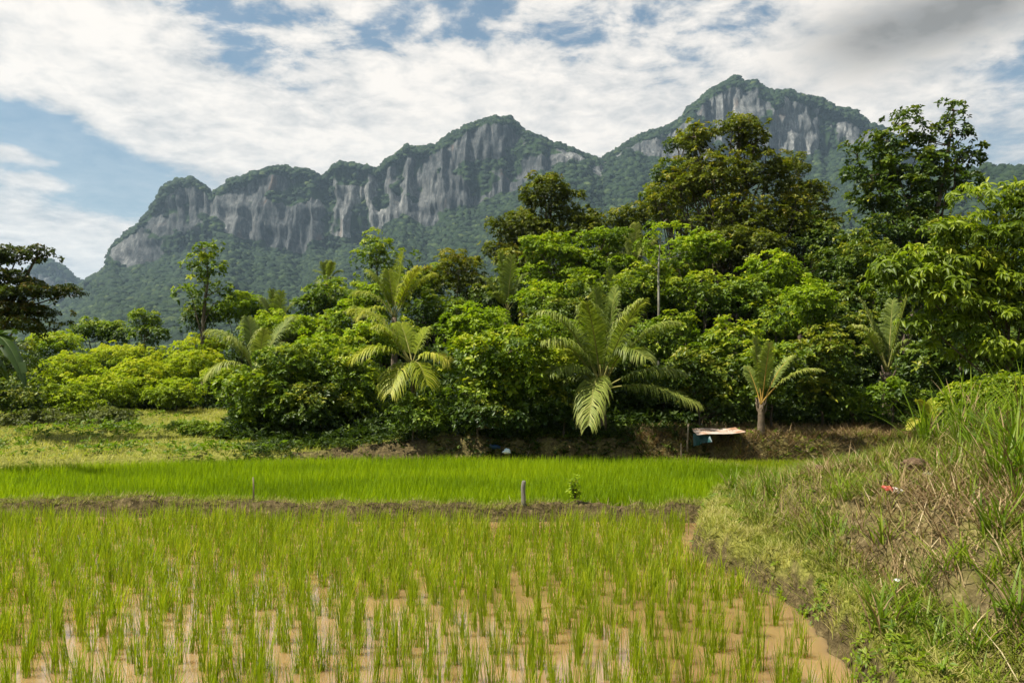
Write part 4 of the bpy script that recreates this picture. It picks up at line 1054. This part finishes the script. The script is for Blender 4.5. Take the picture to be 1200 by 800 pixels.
def build_grass():
    # mown path beside the water
    mb = MB()
    x, y, b, pt = scatter(120000, 1.7, 4.2, 3.4, 12.6, lambda x, y, g, p: (x > p['xw'] + .015) & (p['s'] < .30) & (g > .1) & in_view(x, y) & (rng.random(len(x)) < .14 + .75 * smooth((x - p['xw'] - .03) / .16 + .5 * fbm(x * 6, y * 6, 0, 141, 2))))
    n = len(x); b[:, 2] += .0
    edge = smooth((.22 - (x - pt['xw'])) / .2)
    blades(mb, b, rng.random(n) * 6.28, .05 + .11 * rng.random(n) ** 1.6 + .05 * edge * rng.random(n), .0075, .2 + .65 * rng.random(n), .1 + .5 * rng.random(n), 3, np.clip(rng.normal(.70, .22, n) - .25 * edge * (rng.random(n) < .6) + .7 * fbm(x * 2, y * 2, 0, 41, 3), 0, 1))
    # rough grass of the bank, in drifts
    x, y, b, pt = scatter(175000, 2.4, 13, 3.4, 18, lambda x, y, g, p: (p['s'] > .02) & in_view(x, y) & (y < 18))
    dr = fbm(x * 1.5, y * 1.5, 0, 51, 4); keep = rng.random(len(x)) < np.clip(.75 + 1.8 * dr, .12, 1) * np.clip(12 / y, .5, 1) * np.where((pt['s'] < .5) & (y < 10), .8, 1)
    x, y, b, dr = x[keep], y[keep], b[keep], dr[keep]; n = len(x)
    blades(mb, b, rng.random(n) * 6.28, (.09 + .20 * rng.random(n) ** 1.6) * (1 + .6 * np.clip(dr, 0, 1)), .0105, .15 + .6 * rng.random(n), .1 + .5 * rng.random(n), 3, np.clip(rng.normal(.55, .22, n) - .25 * dr, 0, 1))
    # between the paddies
    x, y, b, pt = scatter(90000, -13, 3.6, 10.9, 12.6, lambda x, y, g, p: (p['bund'] > .10) & (np.abs(y - yb(x)) < .17) & (rng.random(len(x)) < .34 + .30 * (x < 0) + .9 * fbm(x * 1.6, y, 0, 61, 3)))
    n = len(x)
    blades(mb, b, rng.random(n) * 6.28, .05 + .08 * rng.random(n), .007, .2 + .6 * rng.random(n), .4 * rng.random(n), 2, np.clip(rng.normal(.62, .2, n), 0, 1))
    x, y, b, pt = scatter(16000, 3, 6, 14.4, 17.4, lambda x, y, g, p: (p['dg'] > .05))
    n = len(x)
    blades(mb, b, rng.random(n) * 6.28, .06 + .10 * rng.random(n), .008, .2 + .6 * rng.random(n), .4 * rng.random(n), 2, np.clip(rng.normal(.75, .2, n), 0, 1))
    # tussocks
    cx, cy, cb, cp = scatter(3100, 2.5, 13, 3.4, 18, lambda x, y, g, p: (p['s'] > .0) & in_view(x, y))
    keep = rng.random(len(cx)) < np.clip(.72 + 1.2 * fbm(cx * .9, cy * .9, 0, 151, 3) - .9 * np.exp(-((cx - 3.55) / .6) ** 2 - ((cy - 6.4) / .7) ** 2), .08, 1)
    cb = cb[keep]; m = len(cb); k = 26
    b = np.repeat(cb, k, 0) + np.concatenate([rng.normal(0, .045, (m * k, 2)), np.zeros((m * k, 1))], 1); n = len(b)
    Ls = np.repeat(.14 + .24 * rng.random(m) ** 1.5, k)
    blades(mb, b, rng.random(n) * 6.28, Ls * (.5 + .6 * rng.random(n)), .010, .15 + .45 * rng.random(n), .15 + .5 * rng.random(n), 4, np.clip(rng.normal(.5, .15, n) + np.repeat(rng.normal(0, .15, m), k), 0, 1), 1)
    tag(mb.build('grass', [LEAF['grass'], LEAF['lush']]), 'rough green and yellow grass over the path, bank and bunds', 'grass', kind='stuff')
    # slope behind the paddies
    mb = MB()
    x, y, b, pt = scatter(200000, -28, 16, 12.5, 30, lambda x, y, g, p: (p['t'] > .12) & in_view(x, y) & ((y < 22) | (x < -5)) & (x < p['xe'] + 3))
    pat = fbm(x * .55, y * .55, 0, 71, 4)
    shade = (x > -4.6)  # grass past the slope is coloured darker for the thicket's shade
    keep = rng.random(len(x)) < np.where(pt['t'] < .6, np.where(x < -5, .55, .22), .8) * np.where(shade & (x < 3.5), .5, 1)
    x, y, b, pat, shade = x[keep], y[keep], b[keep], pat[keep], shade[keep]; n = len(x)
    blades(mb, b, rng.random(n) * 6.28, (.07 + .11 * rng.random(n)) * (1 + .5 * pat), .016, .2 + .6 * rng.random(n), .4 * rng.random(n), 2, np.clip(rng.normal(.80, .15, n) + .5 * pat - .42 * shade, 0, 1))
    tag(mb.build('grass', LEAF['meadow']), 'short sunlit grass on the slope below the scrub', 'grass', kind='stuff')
    # dry cuttings
    mb = MB()
    x, y, b, pt = scatter(95000, 2.5, 11, 3.4, 14.0, lambda x, y, g, p: (p['s'] > .1) & in_view(x, y))
    pat = fbm(x * 1.1, y * 1.1, 0, 51, 4)
    heap = np.exp(-((x - 3.55) / .75) ** 2 - ((y - 6.3) / .75) ** 2) + .8 * np.exp(-((x - 3.6) / .3) ** 2 - ((y - 8.9) / .4) ** 2) + .7 * np.exp(-((x - 4.9) / .8) ** 2 - ((y - 7.3) / .6) ** 2)
    keep = rng.random(len(x)) < np.clip(.16 - .7 * pat + 1.2 * heap + .08 * ((x - np.interp(y, *XE)) < .6), .03, 1)
    x, y, b, heap = x[keep], y[keep], b[keep], heap[keep]; n = len(x)
    b[:, 2] += .02 + .09 * np.clip(heap, 0, 1) * rng.random(n)
    blades(mb, b, rng.random(n) * 6.28, .10 + .30 * rng.random(n) ** 1.7, .0095, .55 + .43 * rng.random(n), .35 * rng.random(n), 2, np.clip(rng.normal(.48, .22, n), 0, 1))
    x, y, b, pt = scatter(26000, 2.6, 12, 16.6, 19.8, lambda x, y, g, p: (p['t'] > .1) & in_view(x, y))
    n = len(x)
    blades(mb, b, rng.random(n) * 6.28, .14 + .30 * rng.random(n), .014, .75 + .2 * rng.random(n), .15 * rng.random(n), 2, np.clip(rng.normal(.42, .2, n), 0, 1))
    x, y, b, pt = scatter(3000, -13, 3.4, 10.9, 12.6, lambda x, y, g, p: (p['bund'] > .08) & (np.abs(y - yb(x)) < .36))
    n = len(x)
    blades(mb, b, rng.random(n) * 6.28, .06 + .14 * rng.random(n), .008, .7 + .25 * rng.random(n), .15 * rng.random(n), 2, np.clip(rng.normal(.45, .2, n), 0, 1))
    tag(mb.build('straw', LEAF['straw']), 'dry brown cut stalks lying over the bank and bunds', 'dry straw', kind='stuff')
    # broad leaved weeds
    mb = MB()
    x, y, b, pt = scatter(10500, 2.3, 13, 3.4, 18, lambda x, y, g, p: (x > p['xw'] + .02) & in_view(x, y) & (g > .08))
    keep = rng.random(len(x)) < np.clip(.25 + 1.3 * fbm(x * 1.2, y * 1.2, 0, 91, 3), .02, 1)
    b = b[keep]; n = len(b); b[:, 2] += .03 + .05 * rng.random(n)
    rosettes(mb, b, np.tile([0, 0, 1.0], (n, 1)) + rng.normal(0, .3, (n, 3)), 6, .055, .026, np.clip(rng.normal(.5, .2, n), 0, 1), .1, spread=(.6, 1))
    x, y, b, pt = scatter(9000, 1.7, 3.2, 4.2, 12.4, lambda x, y, g, p: (x - p['xw'] > .03) & (x - p['xw'] < .26) & (p['s'] < 0) & in_view(x, y))
    keep = rng.random(len(x)) < np.clip(.02 + 1.3 * fbm(x * 1.5, y * 1.5, 0, 191, 3), .0, 1)
    b = b[keep]; n = len(b); b[:, 2] += .02 + .05 * rng.random(n)
    rosettes(mb, b, np.tile([-.5, -.2, 1.0], (n, 1)) + rng.normal(0, .35, (n, 3)), 6, .045, .02, np.clip(rng.normal(.6, .22, n), 0, 1), .25, spread=(.6, 1))
    x, y, b, pt = scatter(30000, -22, 12, 13, 26, lambda x, y, g, p: (p['t'] > .25) & in_view(x, y) & (x < p['xe'] + 3))
    keep = rng.random(len(x)) < np.clip(-.02 + 1.4 * fbm(x * .5, y * .5, 0, 95, 3) - .3 * ((x > -4.5) & (x < 4)), 0, 1)
    b = b[keep]; n = len(b); b[:, 2] += .04 + .12 * rng.random(n)
    rosettes(mb, b, np.tile([0, 0, 1.0], (n, 1)) + rng.normal(0, .35, (n, 3)), 6, .10, .05, np.clip(rng.normal(.40, .2, n), 0, 1), .1, spread=(.6, 1))
    tag(mb.build('weeds', LEAF['lush']), 'small broad leaved weeds among the grass', 'weeds', kind='stuff')
build_grass()

# tall tufts of grass on the bank: one mesh per shape, copied
def tuft_mesh(n, L, W, lean, droop, hue):
    mb = MB(); n = int(n)
    base = np.stack([rng.normal(0, .05, n), rng.normal(0, .05, n), np.full(n, -.02)], 1)
    blades(mb, base, rng.random(n) * 6.28, L * (.5 + .6 * rng.random(n)), W, lean * (.2 + rng.random(n)), droop * (.3 + rng.random(n)), 6, np.clip(rng.normal(hue, .18, n), 0, 1))
    base = base[: n // 3]; k = len(base)
    blades(mb, base, rng.random(k) * 6.28, L * (.4 + .6 * rng.random(k)), W * .8, lean * (.5 + rng.random(k)), droop * (.5 + rng.random(k)), 6, np.clip(rng.normal(.5, .2, k), 0, 1), 1)
    return mb.mesh('grass_tuft', [LEAF['lush'], LEAF['straw']])
TUFT = [tuft_mesh(60, .55, .013, .35, .45, .55), tuft_mesh(46, .75, .016, .30, .50, .6), tuft_mesh(34, .42, .018, .45, .40, .5), tuft_mesh(70, .9, .015, .28, .55, .6), tuft_mesh(40, .62, .012, .5, .5, .6), tuft_mesh(26, .8, .02, .3, .6, .45), tuft_mesh(30, .36, .014, .6, .4, .65), tuft_mesh(54, 1.0, .013, .34, .6, .66)]
TUFT_AT = [(1120, 640, 5.6, 2), (1165, 650, 5.2, 2), (1076, 690, 5.4, 2), (1192, 600, 6.0, 0), (1040, 640, 6.6, 2), (905, 565, 9.8, 0), (1030, 520, 10.8, 1),
           (1100, 520, 9.2, 3), (1130, 510, 8.6, 3), (1160, 505, 8.2, 3), (1185, 515, 7.6, 3), (1115, 490, 10.4, 3), (1150, 485, 10.2, 3), (1180, 470, 9.6, 3), (1080, 530, 9.0, 1), (1140, 540, 7.9, 1), (1195, 545, 7.0, 1), (1060, 520, 10.2, 1), (1200, 480, 9.0, 3), (1125, 465, 11.2, 3), (1165, 455, 11.0, 3), (1176, 560, 6.6, 1), (1150, 580, 7.0, 0), (1190, 620, 5.2, 2), (1110, 570, 7.6, 2), (1170, 620, 5.6, 2), (1198, 520, 6.4, 1), (1130, 600, 6.4, 2), (1100, 720, 4.9, 2), (1040, 700, 5.4, 2), (1150, 690, 4.7, 2), (1195, 660, 4.6, 2), (975, 640, 7.4, 2), (860, 575, 11.3, 0), (880, 600, 10.2, 0)]
for px, py, Y, k in TUFT_AT:
    x = (px - 600) / F * Y
    o = link_mesh('grass_tuft', TUFT[k + 4 * int(rng.integers(2))]); o.location = (x, Y, gz(x, Y)); o.rotation_euler = (0, 0, rng.random() * 6.28)
    s = .75 + .45 * rng.random(); o.scale = (s, s, s)
    tag(o, 'tuft of long arching green grass on the raised bank', 'grass tuft', 'long grass tufts on the raised bank')


# ================================================================== small things
def mesh_thing(name, mb, mat, loc, label, cat, smooth_shade=False, **kw):
    o = mb.build(name, mat, None, smooth_shade); o.location = [float(c) for c in loc]
    return tag(o, label, cat, **kw)

def at_ground(px, Y):
    x = (px - 600) / F * Y
    return np.array([x, Y, gz(x, Y)])

# grey stake between the paddies
mb = MB(); tube(mb, [(0, 0, -.2), (.005, 0, .1), (.0, .01, .26), (.012, .01, .345), (.012, .01, .36)], [.034, .033, .032, .030, .018], 10)
mesh_thing('wooden_stake', mb, plain_mat('weathered_wood', [(.3, (.09, .08, .06)), (.55, (.20, .18, .145)), (.75, (.33, .30, .25))], 14, stretch=(1, 1, .15)), at_ground(613, 11.20) - [0, 0, .02], 'short weathered grey stake standing on the bund between the paddies', 'stake', True)
mb = MB(); tube(mb, [(0, 0, -.1), (.004, 0, .2), (-.004, 0, .34)], [.012, .011, .009], 6)
mesh_thing('wooden_stake', mb, DEAD_WOOD, at_ground(297, 11.43), 'thin stick standing on the far end of the bund', 'stake', True)
mb = MB(); tube(mb, [(0, 0, -.1), (.01, 0, .35), (.03, 0, .75)], [.022, .02, .016], 7)
mesh_thing('wooden_stake', mb, DEAD_WOOD, at_ground(805, 17.2), 'tall thin pale stake beside the tin sheet', 'stake', True)
mb = MB(); tube(mb, [(0, 0, -.1), (-.01, 0, .15), (-.02, 0, .33)], [.02, .018, .014], 7)
mesh_thing('wooden_stake', mb, DEAD_WOOD, at_ground(799, 17.1), 'short broken stake at the foot of the tall thin stake', 'stake', True)

# sapling on the bund
t = thing('sapling', at_ground(674, 11.25), 'small leafy sapling growing on the bund near the grey stake', 'sapling')
mb = MB(); tips = []
for k in range(6):
    e = np.array([rng.normal(0, .07), rng.normal(0, .07), .2 + .18 * rng.random()]); tips.append(e)
    tube(mb, bez(np.zeros(3), e * np.array([.3, .3, .6]), e, 6), np.linspace(.008, .003, 6), 5)
mb.build('stem', BARK, t)
mb = MB(); C = np.concatenate([np.array(e)[None] * np.linspace(.35, 1.05, 7)[:, None] + rng.normal(0, .02, (7, 3)) for e in tips])
rosettes(mb, C, np.tile([0, 0, 1.0], (len(C), 1)) + rng.normal(0, .4, (len(C), 3)), 5, .06, .03, np.clip(rng.normal(.6, .2, len(C)), 0, 1))
mb.build('foliage', LEAF['bright'], t)

# rusty tin sheet lying over a teal tarpaulin
def tin():
    Y = 17.3
    a, b_, c, d = P(812, 504, Y - .1), P(866, 501, Y), P(872, 503, Y + .9), P(816, 508, Y - .75)
    a = P(811, 503, Y + .1); d = P(817, 511, Y - .55); c = P(874, 506, Y - .15); b_ = P(862, 500, Y + .5)
    nu, nv = 60, 6
    u, v = np.meshgrid(np.linspace(0, 1, nu), np.linspace(0, 1, nv), indexing='ij')
    V = ((1 - u)[..., None] * (1 - v)[..., None] * a + u[..., None] * (1 - v)[..., None] * b_ + u[..., None] * v[..., None] * c + (1 - u)[..., None] * v[..., None] * d)
    V[..., 2] += .014 * np.sin(v * 26) + .02 * np.sin(u * 5 + 1)
    o0 = V.reshape(-1, 3).mean(0)
    T = V.reshape(-1, 3) - o0; Bt = T - [0, 0, .006]
    i, j = np.meshgrid(np.arange(nu - 1), np.arange(nv - 1), indexing='ij')
    q = np.stack([i * nv + j, i * nv + j + 1, (i + 1) * nv + j + 1, (i + 1) * nv + j], -1).reshape(-1, 4)
    mb = MB(); mb.add(np.concatenate([T, Bt]), [q, q[:, ::-1] + len(T)])
    m, b = new_mat('rusty_tin')
    n = b.noise(b.v('MULTIPLY', b.node('ShaderNodeTexCoord').outputs['Object'], (1.2, 3, 3)), 2.6, 6, .65)
    p = principled(b, b.ramp(n, [(.36, (.52, .47, .42)), (.50, (.42, .30, .22)), (.62, (.28, .13, .06))]), .6, .3)
    finish(m, b, p.outputs[0])
    mesh_thing('tin_sheet', mb, m, o0, 'rusty pale tin sheet propped on the bank at the paddy edge', 'tin sheet')
    # tarpaulin hanging below
    e, f = P(812, 506, Y - .2), P(832, 509, Y - .45)
    nu, nv = 14, 9
    u, v = np.meshgrid(np.linspace(0, 1, nu), np.linspace(0, 1, nv), indexing='ij')
    V = (1 - u)[..., None] * e + u[..., None] * f
    V = V + np.stack([.03 * np.sin(u * 9) * v, -.10 * v + .05 * np.sin(u * 11 + 1) * v, -.03 - .26 * v * (1 - .6 * u)], -1)
    o0 = V.reshape(-1, 3).mean(0); T = V.reshape(-1, 3) - o0
    i, j = np.meshgrid(np.arange(nu - 1), np.arange(nv - 1), indexing='ij')
    q = np.stack([i * nv + j, i * nv + j + 1, (i + 1) * nv + j + 1, (i + 1) * nv + j], -1).reshape(-1, 4)
    mb = MB(); mb.add(np.concatenate([T, T + [0, .004, 0]]), [q, q[:, ::-1] + len(T)])
    mesh_thing('tarpaulin', mb, plain_mat('teal_plastic', [(.3, (.006, .035, .040)), (.6, (.010, .055, .055)), (.8, (.02, .09, .09))], 5, .45, .4), o0, 'teal tarpaulin hanging under the tin sheet', 'tarpaulin', True)
tin()

def crumpled(r, flat, seed, n=13, m=9):
    th, ph = np.meshgrid(np.linspace(0, 2 * np.pi, n, endpoint=False), np.linspace(.05, np.pi - .05, m))
    x, y, z = np.sin(ph) * np.cos(th), np.sin(ph) * np.sin(th), np.cos(ph)
    k = 1 + .75 * vnoise(x * 2.2, y * 2.2, z * 2.2, seed) + .35 * vnoise(x * 5, y * 5, z * 5, seed + 1)
    V = np.stack([x * k * r[0], y * k * r[1], z * k * r[2] * flat], -1).reshape(-1, 3)
    i, j = np.meshgrid(np.arange(m - 1), np.arange(n), indexing='ij')
    q = np.stack([i * n + j, (i + 1) * n + j, (i + 1) * n + (j + 1) % n, i * n + (j + 1) % n], -1).reshape(-1, 4)
    mb = MB(); mb.add(V, [q, np.arange(n)[None, ::-1], (np.arange(n) + (m - 1) * n)[None]])
    return mb
PLW = plain_mat('white_blue_plastic', [(.35, (.30, .45, .62)), (.5, (.62, .72, .80)), (.65, (.80, .82, .82))], 5, .4, .4)
mesh_thing('plastic_bag', crumpled((.09, .07, .07), .8, 3), PLW, P(594, 528.5, 17.1), 'crumpled white and pale blue plastic bag at the shaded paddy edge', 'litter')
mesh_thing('plastic_bag', crumpled((.14, .10, .10), .6, 9), plain_mat('blue_plastic', [(.35, (.012, .025, .06)), (.6, (.02, .06, .13))], 5, .4, .4), P(579, 523.5, 17.5), 'dull blue plastic bag lying in shade behind the white bag', 'litter')
mesh_thing('plastic_bag', crumpled((.028, .02, .018), .8, 15), plain_mat('white_scrap', [(.4, (.5, .48, .42)), (.6, (.75, .74, .70))], 9), at_ground(1052, 6.1) + [0, 0, .03], 'tiny white scrap lying below the straw heap', 'litter')
# red and white wrapper on the straw
def wrapper():
    nu, nv = 22, 12
    u, v = np.meshgrid(np.linspace(-1, 1, nu), np.linspace(0, np.pi * 1.25, nv), indexing='ij')
    w = .028 * (1 - .55 * np.abs(u) ** 3)
    V = np.stack([u * .10, -np.cos(v) * w * 1.25, np.sin(v) * w * .8 + .008 * np.sin(u * 13 + v * 3)], -1).reshape(-1, 3)
    i, j = np.meshgrid(np.arange(nu - 1), np.arange(nv - 1), indexing='ij')
    q = np.stack([i * nv + j, i * nv + j + 1, (i + 1) * nv + j + 1, (i + 1) * nv + j], -1).reshape(-1, 4)
    mb = MB(); mb.add(np.concatenate([V, V * .95]), [q, q[:, ::-1] + len(V)])
    m, b = new_mat('red_white_wrapper')
    x = b.xyz(b.node('ShaderNodeTexCoord').outputs['Object'])[0]
    n = b.noise(b.node('ShaderNodeTexCoord').outputs['Object'], 20, 3)
    p = principled(b, b.mix(b.smooth(b.m('ADD', x, b.m('MULTIPLY', b.m('SUBTRACT', n, .5), .05)), -.015, .0), (.33, .055, .03), (.60, .56, .50)), .4, .4)
    finish(m, b, p.outputs[0])
    l = at_ground(1047, 7.0)
    o = mesh_thing('wrapper', mb, m, l + [0, 0, .05], 'red and white plastic wrapper lying on the dry straw heap', 'litter')
    o.rotation_euler = (.3, .22, -.25)
wrapper()

# dead branches
def branch(label, a, b_, sag, r, twig=4, name='dead_branch', mat=DEAD_WOOD):
    a, b_ = np.asarray(a, float), np.asarray(b_, float)
    mid = (a + b_) / 2 + np.array([0, 0, sag]); pts = bez(np.zeros(3), mid - a, b_ - a, 10) + rng.normal(0, .012, (10, 3))
    mb = MB(); tube(mb, pts, np.linspace(r, r * .3, 10), 6)
    for k in range(twig):
        s = 3 + int(rng.integers(0, 6)); d = rand_dirs(1)[0] * .35; d[2] = abs(d[2]) * .5
        tube(mb, np.array([pts[s], pts[s] + d * .5 + [0, 0, .02], pts[s] + d]), [r * .45, r * .3, r * .1], 5)
    return mesh_thing(name, mb, mat, a, label, 'branch', True)
g = lambda px, Y, h=.05: at_ground(px, Y) + [0, 0, h]
branch('long fallen grey branch across the cut bank by the orange stalked palm', g(906, 18.0, .10), g(962, 17.2, .10), .12, .04)
branch('bleached forked branch end on the cut bank slope', g(984, 17.0, .04), g(996, 16.6, .12), .05, .035, 3)
branch('thin fallen stick lower on the cut bank', g(918, 17.0, .05), g(948, 16.5, .06), .05, .02, 2)
branch('thin stick leaning out of the shaded bank beside the white bag', g(613, 17.1, .0), P(622, 519, 17.5), .02, .015, 2)
branch('broken pale stalk sticking out of the straw heap', g(1030, 7.6, .02), g(1046, 7.2, .16), .03, .012, 1)
# grubbed out earth clod with roots on the bank edge
SOIL = plain_mat('clod_soil', [(.3, (.06, .038, .024)), (.55, (.14, .09, .055)), (.75, (.25, .18, .12))], 16, .95, .05, .03)
mesh_thing('earth_clod', crumpled((.17, .15, .10), 1, 31, 30, 20), SOIL, at_ground(968, 9.2) + [0, 0, .06], 'dark earth clod at the outer edge of the bank top', 'earth clod')
mesh_thing('earth_clod', crumpled((.13, .11, .07), 1, 37, 30, 20), SOIL, at_ground(1070, 8.0) + [0, 0, .08], 'dark root matted earth clod behind the straw heap', 'earth clod')
mesh_thing('earth_clod', crumpled((.10, .10, .08), 1, 41, 18, 12), SOIL, at_ground(1140, 7.8) + [0, 0, .05], 'small dark earth clod among the long grass', 'earth clod')
mesh_thing('stone', crumpled((.05, .04, .04), 1, 47, 12, 8), plain_mat('grey_stone', [(.3, (.2, .19, .17)), (.7, (.45, .44, .40))], 12), at_ground(1088, 7.7) + [0, 0, .04], 'small grey stone on the soil beside the root matted clod', 'stone')

# ================================================================== air between here and the mountains
def haze():
    mb = MB()
    x0, x1, y0, y1, z0, z1 = -5200, 5200, -400, 6200, -6, 700
    V = [(x, y, z) for z in (z0, z1) for y in (y0, y1) for x in (x0, x1)]
    mb.add(V, [np.array([[0, 2, 3, 1], [4, 5, 7, 6], [0, 1, 5, 4], [2, 6, 7, 3], [0, 4, 6, 2], [1, 3, 7, 5]])])
    m, b = new_mat('haze')
    pv = b.node('ShaderNodeVolumePrincipled')
    pv.inputs['Color'].default_value = (.52, .71, .90, 1); pv.inputs['Density'].default_value = HAZE; pv.inputs['Anisotropy'].default_value = .2
    out = b.node('ShaderNodeOutputMaterial'); m.node_tree.links.new(pv.outputs[0], out.inputs['Volume'])
    tag(mb.build('haze', m), 'thin blue air between the trees and the mountains', 'haze', kind='stuff')
HAZE = .00011
haze()
